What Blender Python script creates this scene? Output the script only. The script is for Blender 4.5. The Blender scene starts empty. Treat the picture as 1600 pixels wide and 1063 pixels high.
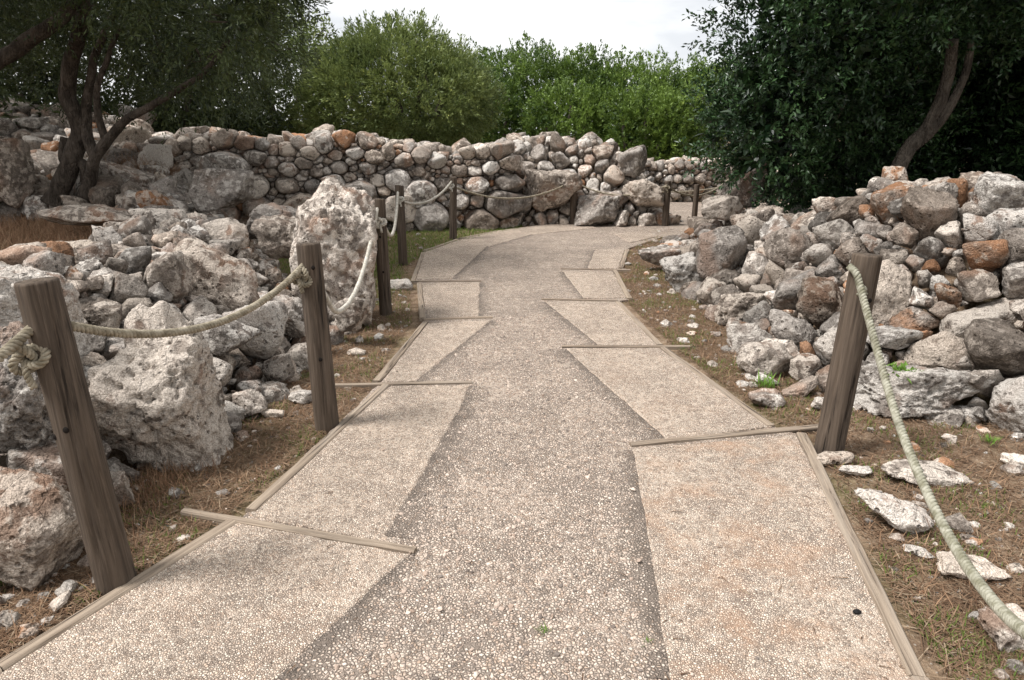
import bpy, bmesh, math
import numpy as np
from mathutils import Vector

# ------------------------------------------------------------------ camera, sky, sun, exposure
scene = bpy.context.scene
TH = math.atan(0.315)              # downward pitch
FPX = 1020.0                       # focal length in photograph pixels (1600 wide)
CAMZ = 1.6
cam_d = bpy.data.cameras.new('camera'); cam = bpy.data.objects.new('camera', cam_d)
scene.collection.objects.link(cam); scene.camera = cam
cam.location = (0, 0, CAMZ); cam.rotation_euler = (math.pi / 2 - TH, 0, 0)
cam_d.sensor_width = 36.0; cam_d.lens = FPX / 1600 * 36; cam_d.clip_start = 0.05; cam_d.clip_end = 2000

SUN_EL, SUN_AZ = math.radians(56), math.radians(-105)      # azimuth from +Y towards +X
world = bpy.data.worlds.new('World'); scene.world = world; world.use_nodes = True
wn = world.node_tree; wn.nodes.clear()
def wnode(t): return wn.nodes.new(t)
w_out = wnode('ShaderNodeOutputWorld'); w_bg = wnode('ShaderNodeBackground')
w_sky = wnode('ShaderNodeTexSky'); w_sky.sky_type = 'NISHITA'; w_sky.sun_disc = False
w_sky.sun_elevation = SUN_EL; w_sky.sun_rotation = SUN_AZ
w_tc = wnode('ShaderNodeTexCoord'); w_map = wnode('ShaderNodeMapping'); w_map.inputs['Scale'].default_value = (1, 1, 3.2)
w_no = wnode('ShaderNodeTexNoise'); w_no.inputs['Scale'].default_value = 3.1; w_no.inputs['Detail'].default_value = 6; w_no.inputs['Roughness'].default_value = 0.55
w_ramp = wnode('ShaderNodeValToRGB')
w_ramp.color_ramp.elements[0].position = 0.40; w_ramp.color_ramp.elements[0].color = (7.2, 7.4, 7.7, 1)
w_ramp.color_ramp.elements[1].position = 0.58; w_ramp.color_ramp.elements[1].color = (9.9, 9.9, 9.85, 1)
w_mix = wnode('ShaderNodeMix'); w_mix.data_type = 'RGBA'; w_mix.inputs[0].default_value = 0.93
wn.links.new(w_tc.outputs['Generated'], w_map.inputs['Vector']); wn.links.new(w_map.outputs['Vector'], w_no.inputs['Vector'])
wn.links.new(w_no.outputs['Fac'], w_ramp.inputs['Fac'])
wn.links.new(w_sky.outputs['Color'], w_mix.inputs[6]); wn.links.new(w_ramp.outputs['Color'], w_mix.inputs[7])
wn.links.new(w_mix.outputs[2], w_bg.inputs['Color']); w_bg.inputs['Strength'].default_value = 0.075
wn.links.new(w_bg.outputs['Background'], w_out.inputs['Surface'])

sun_d = bpy.data.lights.new('sun', 'SUN'); sun_d.energy = 3.2; sun_d.angle = math.radians(17); sun_d.color = (1, 0.975, 0.95)
sun = bpy.data.objects.new('sun', sun_d); scene.collection.objects.link(sun)
_sd = Vector((math.sin(SUN_AZ) * math.cos(SUN_EL), math.cos(SUN_AZ) * math.cos(SUN_EL), math.sin(SUN_EL)))
sun.rotation_euler = _sd.to_track_quat('Z', 'Y').to_euler()

vs = scene.view_settings; vs.view_transform = 'Standard'; vs.look = 'None'; vs.exposure = 0.74; vs.gamma = 1.0; vs.use_curve_mapping = False
scene.cycles.use_denoising = True
scene.cycles.use_adaptive_sampling = True; scene.cycles.adaptive_threshold = 0.02
scene.cycles.max_bounces = 4; scene.cycles.diffuse_bounces = 2; scene.cycles.transmission_bounces = 3; scene.cycles.glossy_bounces = 2

# ------------------------------------------------------------------ helpers
COL = scene.collection
ST, CT = math.sin(TH), math.cos(TH)
def ray(px, py):
    u = (px - 800) / FPX; v = (py - 531.5) / FPX
    return np.array([u, CT - v * ST, -(ST + v * CT)])
def at(px, py, Y):                 # the point of the sight line that lies Y metres ahead
    d = ray(px, py); t = Y / d[1]
    return np.array([0, 0, CAMZ]) + d * t
def gp(px, py, z=0.0):             # the point of the sight line on the level z
    d = ray(px, py); t = (z - CAMZ) / d[2]
    return np.array([0, 0, CAMZ]) + d * t
def project(P):                    # world -> (px, py, depth), to choose mesh detail only
    P = np.atleast_2d(P); Y = P[:, 1]; dz = CAMZ - P[:, 2]
    c = np.maximum(Y * CT + dz * ST, 1e-3)
    return 800 + P[:, 0] / c * FPX, 531.5 + (-Y * ST + dz * CT) / c * FPX, Y * CT + dz * ST

_r0 = np.random.default_rng(11)
PERM = np.concatenate([_r0.permutation(256)] * 3).astype(np.int64)
GRAD = _r0.normal(size=(256, 3)); GRAD /= np.linalg.norm(GRAD, axis=1)[:, None]
def perlin(P):
    i = np.floor(P).astype(np.int64); f = P - i; i &= 255
    u = f * f * f * (f * (f * 6 - 15) + 10)
    out = np.zeros(len(P))
    for dx in (0, 1):
        wx = u[:, 0] if dx else 1 - u[:, 0]; a = PERM[i[:, 0] + dx]
        for dy in (0, 1):
            wy = u[:, 1] if dy else 1 - u[:, 1]; b = PERM[(a + i[:, 1] + dy)]
            for dz in (0, 1):
                wz = u[:, 2] if dz else 1 - u[:, 2]
                g = GRAD[PERM[b + i[:, 2] + dz] & 255]
                out += wx * wy * wz * (g[:, 0] * (f[:, 0] - dx) + g[:, 1] * (f[:, 1] - dy) + g[:, 2] * (f[:, 2] - dz))
    return out * 1.5
def fbm(P, o=4, gain=0.5):
    s = 0; a = 1.0
    for k in range(o):
        s = s + a * perlin(P * (2.03 ** k) + 13.7 * k); a *= gain
    return s
def sm(a, b, x):
    t = np.clip((x - a) / (b - a), 0, 1); return t * t * (3 - 2 * t)

_ICO = {}
def ico(n):
    if n not in _ICO:
        bm = bmesh.new(); bmesh.ops.create_icosphere(bm, subdivisions=n, radius=1)
        bm.verts.ensure_lookup_table()
        V = np.array([v.co[:] for v in bm.verts]); F = np.array([[v.index for v in f.verts] for f in bm.faces])
        bm.free(); V /= np.linalg.norm(V, axis=1)[:, None]; _ICO[n] = (V, F)
    return _ICO[n]

def mesh_np(name, V, F, mat, tint=None, smooth=True):
    me = bpy.data.meshes.new(name)
    V = np.asarray(V, dtype=np.float32); F = np.asarray(F, dtype=np.int32)
    m, k = F.shape
    me.vertices.add(len(V)); me.vertices.foreach_set('co', V.ravel())
    me.loops.add(m * k); me.loops.foreach_set('vertex_index', F.ravel())
    me.polygons.add(m); me.polygons.foreach_set('loop_start', np.arange(0, m * k, k, dtype=np.int32))
    me.polygons.foreach_set('use_smooth', np.full(m, smooth, dtype=bool))
    if tint is not None:
        t = np.asarray(tint, dtype=np.float32)
        if t.ndim == 1: t = np.tile(t, (len(V), 1))
        if t.shape[1] == 3: t = np.hstack([t, np.ones((len(t), 1), np.float32)])
        me.attributes.new('tint', 'FLOAT_COLOR', 'POINT').data.foreach_set('color', np.ascontiguousarray(t, dtype=np.float32).ravel())
    me.update(calc_edges=True); me.materials.append(mat)
    return me
def link(name, me, parent=None, loc=None):
    o = bpy.data.objects.new(name, me); COL.objects.link(o)
    if parent is not None: o.parent = parent
    if loc is not None: o.location = loc
    return o
def tag(o, label=None, cat=None, group=None, kind=None):
    if label: o['label'] = label
    if cat: o['category'] = cat
    if group: o['group'] = group
    if kind: o['kind'] = kind
    return o
def thing(name, label, cat, loc=(0, 0, 0), group=None):
    o = bpy.data.objects.new(name, None); COL.objects.link(o); o.location = loc; o.empty_display_size = 0.1
    return tag(o, label, cat, group)

def rotm(ax, ay, az):
    cx, sx, cy, sy, cz, sz = math.cos(ax), math.sin(ax), math.cos(ay), math.sin(ay), math.cos(az), math.sin(az)
    X = np.array([[1, 0, 0], [0, cx, -sx], [0, sx, cx]]); Y = np.array([[cy, 0, sy], [0, 1, 0], [-sy, 0, cy]]); Z = np.array([[cz, -sz, 0], [sz, cz, 0], [0, 0, 1]])
    return Z @ Y @ X
def unit(v):
    v = np.asarray(v, float); return v / np.maximum(np.linalg.norm(v, axis=-1, keepdims=True), 1e-9)

def tube(P, rad, seg=10, closed_end=True, rough=0.0, seed=0):
    """Tapered tube along the points P with radii rad: vertices and quads (ends closed by pinching)."""
    P = np.asarray(P, float); n = len(P); rad = np.broadcast_to(np.asarray(rad, float), (n,)).copy()
    T = unit(np.gradient(P, axis=0)); up = np.array([0.13, 0.21, 0.97])
    if abs(T[0] @ up) > 0.9: up = np.array([0.9, 0.3, 0.1])
    A = np.zeros((n, 3)); a = unit(np.cross(T[0], up))
    for i in range(n):
        a = unit(a - T[i] * (a @ T[i])); A[i] = a
    B = np.cross(T, A)
    if closed_end:
        P = np.vstack([P[:1], P, P[-1:]]); A = np.vstack([A[:1], A, A[-1:]]); B = np.vstack([B[:1], B, B[-1:]])
        rad = np.concatenate([[rad[0] * .02], rad, [rad[-1] * .02]]); n += 2
    ang = np.linspace(0, 2 * np.pi, seg, endpoint=False)
    V = P[:, None] + rad[:, None, None] * (np.cos(ang)[None, :, None] * A[:, None] + np.sin(ang)[None, :, None] * B[:, None])
    V = V.reshape(-1, 3)
    if rough:
        C = np.repeat(P, seg, 0); d = V - C
        V = C + d * (1 + rough * fbm(V * np.array([9, 9, 3.0]) + seed, 3))[:, None]
    i, j = np.meshgrid(np.arange(n - 1), np.arange(seg), indexing='ij')
    F = np.stack([i * seg + j, i * seg + (j + 1) % seg, (i + 1) * seg + (j + 1) % seg, (i + 1) * seg + j], -1).reshape(-1, 4)
    return V, F
def joinm(parts):
    Vs, Fs, o = [], [], 0
    for V, F in parts:
        Vs.append(V); Fs.append(F + o); o += len(V)
    return np.vstack(Vs), np.vstack(Fs)
def spline(P, n):
    """Catmull-Rom through P with n points."""
    P = np.asarray(P, float); Q = np.vstack([2 * P[0] - P[1], P, 2 * P[-1] - P[-2]])
    t = np.linspace(0, len(P) - 1 - 1e-6, n); i = t.astype(int); f = (t - i)[:, None]
    p0, p1, p2, p3 = Q[i], Q[i + 1], Q[i + 2], Q[i + 3]
    return 0.5 * (2 * p1 + (p2 - p0) * f + (2 * p0 - 5 * p1 + 4 * p2 - p3) * f ** 2 + (3 * p1 - p0 - 3 * p2 + p3) * f ** 3)

# ------------------------------------------------------------------ materials
class Nodes:
    def __init__(s, name):
        s.m = bpy.data.materials.new(name); s.m.use_nodes = True; s.t = s.m.node_tree; s.t.nodes.clear()
        s.out = s.n('ShaderNodeOutputMaterial'); s.b = s.n('ShaderNodeBsdfPrincipled')
        s.l(s.b.outputs[0], s.out.inputs['Surface'])
    def n(s, t): return s.t.nodes.new(t)
    def l(s, a, b): s.t.links.new(a, b)
    def put(s, sock, v):
        if hasattr(v, 'is_linked') or hasattr(v, 'links'): s.l(v, sock)
        else: sock.default_value = v
    def pos(s): return s.n('ShaderNodeNewGeometry').outputs['Position']
    def obj(s): return s.n('ShaderNodeTexCoord').outputs['Object']
    def attr(s, nm='tint'):
        a = s.n('ShaderNodeAttribute'); a.attribute_name = nm
        x = s.n('ShaderNodeSeparateColor'); s.l(a.outputs['Color'], x.inputs[0]); return x.outputs[0], x.outputs[1], x.outputs[2], a.outputs['Alpha']
    def math(s, op, a, b=0.0, c=None):
        m = s.n('ShaderNodeMath'); m.operation = op; s.put(m.inputs[0], a); s.put(m.inputs[1], b)
        if c is not None: s.put(m.inputs[2], c)
        return m.outputs[0]
    def vmath(s, op, a, b):
        m = s.n('ShaderNodeVectorMath'); m.operation = op; s.put(m.inputs[0], a); s.put(m.inputs[1], b); return m.outputs[0]
    def mapping(s, v, scale=(1, 1, 1), rot=(0, 0, 0), loc=(0, 0, 0)):
        m = s.n('ShaderNodeMapping'); s.l(v, m.inputs[0]); m.inputs['Scale'].default_value = scale; m.inputs['Rotation'].default_value = rot; m.inputs['Location'].default_value = loc; return m.outputs[0]
    def noise(s, v, scale, detail=4, rough=0.55, dist=0.0):
        m = s.n('ShaderNodeTexNoise'); s.l(v, m.inputs['Vector']); m.inputs['Scale'].default_value = scale; m.inputs['Detail'].default_value = detail
        m.inputs['Roughness'].default_value = rough; m.inputs['Distortion'].default_value = dist; return m.outputs['Fac']
    def voro(s, v, scale, feature='F1', out='Distance', rnd=1.0):
        m = s.n('ShaderNodeTexVoronoi'); m.feature = feature; s.l(v, m.inputs['Vector']); m.inputs['Scale'].default_value = scale; m.inputs['Randomness'].default_value = rnd
        return m.outputs[out]
    def ramp(s, f, a, b, va=0.0, vb=1.0, smooth=True):
        m = s.n('ShaderNodeMapRange'); m.interpolation_type = 'SMOOTHSTEP' if smooth else 'LINEAR'; s.put(m.inputs[0], f)
        m.inputs[1].default_value = a; m.inputs[2].default_value = b; m.inputs[3].default_value = va; m.inputs[4].default_value = vb; return m.outputs[0]
    def mix(s, f, a, b, mode='MIX'):
        m = s.n('ShaderNodeMix'); m.data_type = 'RGBA'; m.blend_type = mode; s.put(m.inputs[0], f)
        for k, v in ((6, a), (7, b)):
            s.put(m.inputs[k], v if not isinstance(v, tuple) else (v + (1,) if len(v) == 3 else v))
        return m.outputs[2]
    def bump(s, h, strength=0.5, dist=0.02, nrm=None):
        m = s.n('ShaderNodeBump'); m.inputs['Strength'].default_value = strength; m.inputs['Distance'].default_value = dist; s.put(m.inputs['Height'], h)
        if nrm is not None: s.l(nrm, m.inputs['Normal'])
        return m.outputs[0]
    def done(s, col, rough=0.9, nrm=None, spec=0.2):
        s.put(s.b.inputs['Base Color'], col if not isinstance(col, tuple) else col + (1,)); s.put(s.b.inputs['Roughness'], rough); s.b.inputs['Specular IOR Level'].default_value = spec
        if nrm is not None: s.l(nrm, s.b.inputs['Normal'])
        return s.m

def stone_material():
    g = Nodes('limestone'); r, org, lich, tone = g.attr()
    p0 = g.pos(); off = g.n('ShaderNodeCombineXYZ')
    g.l(g.math('MULTIPLY', r, 37.0), off.inputs[0]); g.l(g.math('MULTIPLY', r, 91.0), off.inputs[1]); g.l(g.math('MULTIPLY', r, 53.0), off.inputs[2])
    p = g.vmath('ADD', p0, off.outputs[0])
    n1 = g.noise(p, 4.0, 4, 0.62); n2 = g.noise(p, 22, 4, 0.68); n3 = g.noise(p, 2.2, 3, 0.5, 0.6); n4 = g.noise(p, 70, 3, 0.7)
    c = g.mix(g.ramp(n1, 0.34, 0.66), (0.135, 0.122, 0.110), (0.33, 0.305, 0.280))
    c = g.mix(g.ramp(n2, 0.45, 0.64, 0, 0.6), c, (0.48, 0.45, 0.415))                       # pale crust
    c = g.mix(g.math('MULTIPLY', g.ramp(n3, 0.50, 0.68), 0.55), c, (0.33, 0.215, 0.155))       # pinkish earth stain
    rust = g.ramp(g.math('ADD', g.noise(p, 3.3, 3, 0.6), g.math('MULTIPLY', org, 0.55)), 0.62, 0.86)
    c = g.mix(g.math('MULTIPLY', g.math('MULTIPLY', rust, 0.85), g.ramp(org, 0.05, 0.5)), c, (0.37, 0.205, 0.115))
    wl = g.ramp(g.math('ADD', g.noise(p, 11, 4, 0.6), g.math('MULTIPLY', lich, 0.34)), 0.64, 0.74)
    c = g.mix(g.math('MULTIPLY', wl, 0.72), c, (0.61, 0.585, 0.545))                            # pale lichen
    dk = g.math('MULTIPLY', g.ramp(g.noise(p, 32, 3, 0.7), 0.56, 0.64), g.ramp(g.noise(p, 3.0, 3), 0.44, 0.66))
    c = g.mix(g.math('MULTIPLY', dk, 0.85), c, (0.045, 0.042, 0.038))                           # black lichen
    pit = g.voro(g.vmath('ADD', p, g.n('ShaderNodeCombineXYZ').outputs[0]), 24, 'F1')
    pitm = g.math('MULTIPLY', g.ramp(pit, 0.10, 0.30, 1, 0), g.ramp(g.noise(p, 5, 2), 0.46, 0.60))
    c = g.mix(g.math('MULTIPLY', pitm, 0.6), c, (0.10, 0.08, 0.065))
    c = g.mix(1.0, c, g.mix(tone, (0.50, 0.49, 0.475), (1.40, 1.39, 1.37)), 'MULTIPLY')
    sp = g.noise(p, 130, 2, 0.7); c = g.mix(1.0, c, g.mix(g.ramp(sp, 0.36, 0.62), (0.66, 0.64, 0.62), (1.12, 1.11, 1.10)), 'MULTIPLY')
    hue = g.math('FRACT', g.math('MULTIPLY', r, 7.31)); c = g.mix(1.0, c, g.mix(hue, (1.03, 1.03, 1.04), (1.05, 0.955, 0.88)), 'MULTIPLY')
    crack = g.ramp(g.voro(g.vmath('ADD', p, g.mapping(p, (0.4, 0.4, 0.4))), 6.5, 'DISTANCE_TO_EDGE'), 0.0, 0.035)
    h = g.math('ADD', g.math('MULTIPLY', n2, 0.9), g.math('MULTIPLY', n4, 0.45))
    h = g.math('ADD', h, g.math('MULTIPLY', n1, 1.3))
    h = g.math('SUBTRACT', h, g.math('MULTIPLY', pitm, 0.75))
    h = g.math('ADD', h, g.math('MULTIPLY', crack, 0.12))
    return g.done(c, 0.95, g.bump(h, 0.85, 0.035), 0.1)
M_STONE = stone_material()

def soil_material():
    g = Nodes('dry_soil'); p = g.pos()
    a = g.noise(p, 1.1, 5, 0.6); b = g.noise(p, 9, 5, 0.7); d = g.noise(p, 60, 4, 0.7)
    c = g.mix(g.ramp(b, 0.35, 0.65), (0.135, 0.088, 0.058), (0.30, 0.215, 0.145))
    c = g.mix(g.math('MULTIPLY', g.ramp(a, 0.45, 0.62), 0.6), c, (0.12, 0.11, 0.045))
    c = g.mix(g.ramp(d, 0.52, 0.72), c, (0.32, 0.25, 0.18))
    c = g.mix(g.math('MULTIPLY', g.ramp(g.voro(g.mapping(p, (1, 1, 0.2)), 42, 'F1'), 0.12, 0.22, 1, 0), 0.6), c, (0.46, 0.41, 0.35))
    h = g.math('ADD', g.math('MULTIPLY', b, 1.0), g.math('MULTIPLY', d, 0.6))
    return g.done(c, 1.0, g.bump(h, 0.9, 0.03), 0.05)
M_SOIL = soil_material()

def aggregate_material(name, s1, gapw, cols, gapcol, stain, spread):
    g = Nodes(name); p0 = g.mapping(g.pos(), (1, 1, 0.0)); lo, st, _, _ = g.attr()
    jit = g.n('ShaderNodeTexNoise'); g.l(p0, jit.inputs['Vector']); jit.inputs['Scale'].default_value = s1 * 0.7; jit.inputs['Detail'].default_value = 2
    p = g.vmath('ADD', p0, g.vmath('MULTIPLY', jit.outputs['Color'], (0.6 / s1, 0.6 / s1, 0)))
    cid = g.voro(p, s1, 'F1', 'Color'); dist = g.voro(p, s1, 'F1'); edge = g.voro(p, s1, 'DISTANCE_TO_EDGE')
    sp = g.n('ShaderNodeSeparateColor'); g.l(cid, sp.inputs[0])
    c = g.mix(sp.outputs[0], cols[0], cols[1]); c = g.mix(g.ramp(sp.outputs[1], 0.55, 1.0), c, cols[2]); c = g.mix(g.ramp(sp.outputs[2], 0.78, 0.95, 0, spread), c, cols[3])
    fine = g.noise(p0, s1 * 2.5, 5, 0.7)
    big = g.noise(p0, 2.1, 6, 0.62); mid = g.noise(p0, 14, 5, 0.65)
    thr = g.math('MULTIPLY', g.ramp(g.math('ADD', big, g.math('MULTIPLY', mid, 0.5)), 0.55, 0.98), gapw)
    thr = g.math('ADD', thr, g.math('MULTIPLY', lo, gapw * 1.6))
    gap = g.math('SUBTRACT', 1.0, g.ramp(g.math('SUBTRACT', edge, g.math('MULTIPLY', thr, 1.0)), -0.02, 0.10))
    gap = g.math('MULTIPLY', gap, g.ramp(fine, 0.30, 0.55, 0.45, 1.0))
    c = g.mix(gap, c, gapcol)
    c = g.mix(g.math('MULTIPLY', g.ramp(mid, 0.35, 0.7), 0.12), c, (0.20, 0.165, 0.135))
    c = g.mix(g.math('MULTIPLY', g.math('MULTIPLY', g.ramp(g.noise(p0, 3.4, 6, 0.68, 0.3), 0.44, 0.70), st), stain), c, (0.50, 0.285, 0.165))
    c = g.mix(g.math('MULTIPLY', lo, g.ramp(mid, 0.34, 0.58)), c, (0.075, 0.066, 0.058))
    c = g.mix(1.0, c, g.mix(g.ramp(big, 0.3, 0.7), (0.80, 0.785, 0.77), (1.06, 1.05, 1.04)), 'MULTIPLY')
    h = g.math('SUBTRACT', g.ramp(edge, 0.0, 0.35), g.math('MULTIPLY', dist, 0.4))
    h = g.math('ADD', h, g.math('MULTIPLY', sp.outputs[1], 0.5))
    return g.done(c, 0.9, g.bump(h, 0.9, 0.5 / s1), 0.15)
M_GRAVEL = aggregate_material('coarse_aggregate', 84, 0.17, ((0.66, 0.53, 0.43), (0.83, 0.715, 0.605), (0.51, 0.385, 0.295), (0.19, 0.163, 0.145)), (0.165, 0.135, 0.112), 0.35, 0.6)
M_SLAB = aggregate_material('fine_aggregate', 120, 0.13, ((0.77, 0.625, 0.50), (0.89, 0.775, 0.65), (0.69, 0.53, 0.41), (0.30, 0.24, 0.195)), (0.165, 0.13, 0.105), 0.42, 0.8)

def wood_material(name, c1, c2, c3, along, fine=1.0):
    g = Nodes(name); p = g.obj(); oi = g.n('ShaderNodeObjectInfo')
    off = g.n('ShaderNodeCombineXYZ'); g.l(g.math('MULTIPLY', oi.outputs['Random'], 31.0), off.inputs[0]); g.l(g.math('MULTIPLY', oi.outputs['Random'], 17.0), off.inputs[2])
    p = g.vmath('ADD', p, off.outputs[0])
    sc = [26 * fine, 26 * fine, 26 * fine]; sc[along] = 1.1
    a = g.noise(g.mapping(p, tuple(sc)), 1.0, 6, 0.6, 1.6); sc2 = [v * 4.5 for v in sc]; b = g.noise(g.mapping(p, tuple(sc2)), 1.0, 4, 0.6)
    sc3 = [9, 9, 9]; sc3[along] = 0.9; d = g.noise(g.mapping(p, tuple(sc3)), 1.0, 4, 0.6, 1.2)
    c = g.mix(g.ramp(a, 0.32, 0.66), c1, c2); c = g.mix(g.ramp(d, 0.44, 0.7, 0, 0.7), c, c3)
    crack = g.ramp(a, 0.31, 0.40, 1, 0)
    c = g.mix(g.math('MULTIPLY', crack, 0.85), c, (0.022, 0.017, 0.013))
    c = g.mix(g.math('MULTIPLY', g.ramp(b, 0.5, 0.7), 0.35), c, tuple(v * 1.7 for v in c2))
    h = g.math('SUBTRACT', g.math('ADD', a, g.math('MULTIPLY', b, 0.35)), g.math('MULTIPLY', crack, 0.8))
    return g.done(c, 0.85, g.bump(h, 0.8, 0.008), 0.2)
M_POST = wood_material('post_timber', (0.045, 0.034, 0.026), (0.118, 0.090, 0.068), (0.070, 0.050, 0.034), 2)
M_BOARD = wood_material('board_timber', (0.165, 0.125, 0.092), (0.32, 0.255, 0.192), (0.28, 0.235, 0.19), 0, 1.4)
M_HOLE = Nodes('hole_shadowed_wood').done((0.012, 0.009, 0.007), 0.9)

def rope_material(name, c1, c2):
    g = Nodes(name); p = g.pos(); a = g.noise(p, 30, 5, 0.6); b = g.noise(p, 320, 3, 0.6); d = g.noise(p, 6, 4)
    c = g.mix(g.ramp(a, 0.35, 0.65), c1, c2); c = g.mix(g.math('MULTIPLY', g.ramp(d, 0.5, 0.7), 0.45), c, tuple(v * 0.6 for v in c1))
    return g.done(c, 0.95, g.bump(b, 0.6, 0.003), 0.1)
M_ROPE_TAN = rope_material('rope_tan', (0.20, 0.170, 0.120), (0.37, 0.325, 0.25))
M_ROPE_GREEN = rope_material('rope_greenish', (0.19, 0.18, 0.125), (0.37, 0.355, 0.285))
M_ROPE_PALE = rope_material('rope_pale', (0.42, 0.385, 0.32), (0.60, 0.565, 0.50))

def bark_material(name, c1, c2):
    g = Nodes(name); p = g.pos()
    a = g.noise(g.mapping(p, (1, 1, 0.35)), 14, 7, 0.65, 0.6); b = g.voro(g.mapping(p, (1, 1, 0.4)), 26, 'DISTANCE_TO_EDGE'); d = g.noise(p, 3, 4)
    c = g.mix(g.ramp(a, 0.35, 0.65), c1, c2); c = g.mix(g.math('MULTIPLY', g.ramp(d, 0.5, 0.66), 0.5), c, tuple(v * 1.6 for v in c2))
    h = g.math('ADD', a, g.math('MULTIPLY', g.ramp(b, 0.0, 0.25), 0.4))
    return g.done(c, 0.95, g.bump(h, 0.9, 0.03), 0.1)
M_BARK = bark_material('olive_bark', (0.040, 0.032, 0.026), (0.092, 0.075, 0.061))
M_BARK_GREY = bark_material('grey_bark', (0.040, 0.033, 0.027), (0.092, 0.077, 0.062))

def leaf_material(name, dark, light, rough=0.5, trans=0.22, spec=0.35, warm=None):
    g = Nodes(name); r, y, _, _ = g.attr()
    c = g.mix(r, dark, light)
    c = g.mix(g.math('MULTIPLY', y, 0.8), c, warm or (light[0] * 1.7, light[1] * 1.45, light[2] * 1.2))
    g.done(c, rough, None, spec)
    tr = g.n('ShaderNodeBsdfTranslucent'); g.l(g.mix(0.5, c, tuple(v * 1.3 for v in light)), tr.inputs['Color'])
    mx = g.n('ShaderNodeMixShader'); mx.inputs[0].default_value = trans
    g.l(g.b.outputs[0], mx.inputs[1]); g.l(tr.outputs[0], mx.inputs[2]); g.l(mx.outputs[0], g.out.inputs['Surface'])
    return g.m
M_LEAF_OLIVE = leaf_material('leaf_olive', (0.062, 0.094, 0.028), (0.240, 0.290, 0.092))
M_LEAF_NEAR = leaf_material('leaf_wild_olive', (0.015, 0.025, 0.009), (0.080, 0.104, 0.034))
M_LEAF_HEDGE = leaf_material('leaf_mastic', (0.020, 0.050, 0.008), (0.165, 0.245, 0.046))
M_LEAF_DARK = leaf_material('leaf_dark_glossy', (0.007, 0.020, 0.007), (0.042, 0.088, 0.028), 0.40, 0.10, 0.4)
M_GRASS = leaf_material('grass_green', (0.075, 0.115, 0.025), (0.17, 0.24, 0.05), 0.7, 0.25, 0.1, (0.30, 0.25, 0.12))
M_DRYGRASS = leaf_material('grass_dry', (0.17, 0.095, 0.058), (0.42, 0.27, 0.165), 0.8, 0.2, 0.1, (0.42, 0.31, 0.20))
M_LITTER = leaf_material('dry_litter', (0.085, 0.048, 0.028), (0.27, 0.18, 0.115), 0.9, 0.0, 0.1, (0.38, 0.30, 0.21))
M_WEED = leaf_material('weed_green', (0.09, 0.17, 0.03), (0.20, 0.33, 0.06), 0.6, 0.3, 0.2)

# ------------------------------------------------------------------ the lie of the land
EDGE_L = np.array([(-4, -2.6), (1.2, -2.05), (2.1, -1.86), (2.9, -1.72), (3.6, -1.52), (4.6, -1.5), (5.4, -1.42), (6.1, -1.85), (7, -2.5), (8.5, -3.2), (10, -4.0), (11.2, -4.6), (13, -6), (60, -8)])
EDGE_R = np.array([(-4, 9), (2.6, 4.2), (3.3, 3.0), (3.7, 2.15), (4.3, 1.72), (5.5, 1.62), (7, 1.62), (8.4, 1.75), (9.5, 2.1), (10.4, 2.6), (11.0, 3.4), (12, 9), (60, 12)])
def edge_l(y): return np.interp(y, EDGE_L[:, 0], EDGE_L[:, 1])
def edge_r(y): return np.interp(y, EDGE_R[:, 0], EDGE_R[:, 1])
def h_left(x, y):                   # rubble bank beside the path, terrace behind it, slope at the back
    d = edge_l(y) - x
    bank = sm(-0.05, 1.25, d) * np.interp(y, [0, 2, 4.5, 6.5, 8, 10], [0.86, 0.86, 0.76, 0.76, 0.78, 0.8])
    bank = bank - 0.06 * sm(1.6, 2.8, d)
    back = 0.95 * sm(8.9, 12.6, y + 0.25 * (x + 6)) * sm(-4.4, -5.9, x) + 0.7 * sm(-7.5, -11, x) * sm(9, 13, y)
    return np.where(d > -0.3, bank + back * sm(0.2, 1.5, d), 0.0)
def h_right(x, y):
    d = np.minimum(x - edge_r(y), (11.5 - y) * 0.8)
    cap = 0.28 + 0.66 * np.exp(-np.maximum(0, np.abs(y - 5.35) - 0.2) ** 2 / 1.0) * sm(1.9, 3.5, x) + 0.27 * np.exp(-((x - 2.9) / 0.85) ** 2)
    return sm(-0.05, 1.55, d) * cap
def h_mound(x, y):                  # the collapsed end of the dry stone wall
    d = np.minimum(y - (12.15 + 0.1 * np.sin(x * 2.1)), (3.05 - x) * 1.05)
    d = np.minimum(d, 15.2 - y)
    top = 1.27 + 0.12 * np.exp(-((x - 0.9) / 0.8) ** 2) - 0.55 * sm(1.6, 2.9, x)
    return sm(-0.02, 1.0, d) * top * sm(-1.3, -0.2, x)
def rubble_h(x, y):
    return np.maximum(np.maximum(h_left(x, y), h_right(x, y)), h_mound(x, y))
def ground_h(x, y):
    h = rubble_h(x, y)
    back = 0.0
    P = np.stack([x, y, 0 * x], -1)
    n = 0.02 * perlin(P * 1.3) + 0.012 * perlin(P * 4.1)
    near = np.clip(np.abs(h) / 0.1, 0, 1)
    return -0.022 + n * 0.7 + np.where(h > 0, np.maximum(h - 0.21 * near, 0), 0) + back

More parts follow.
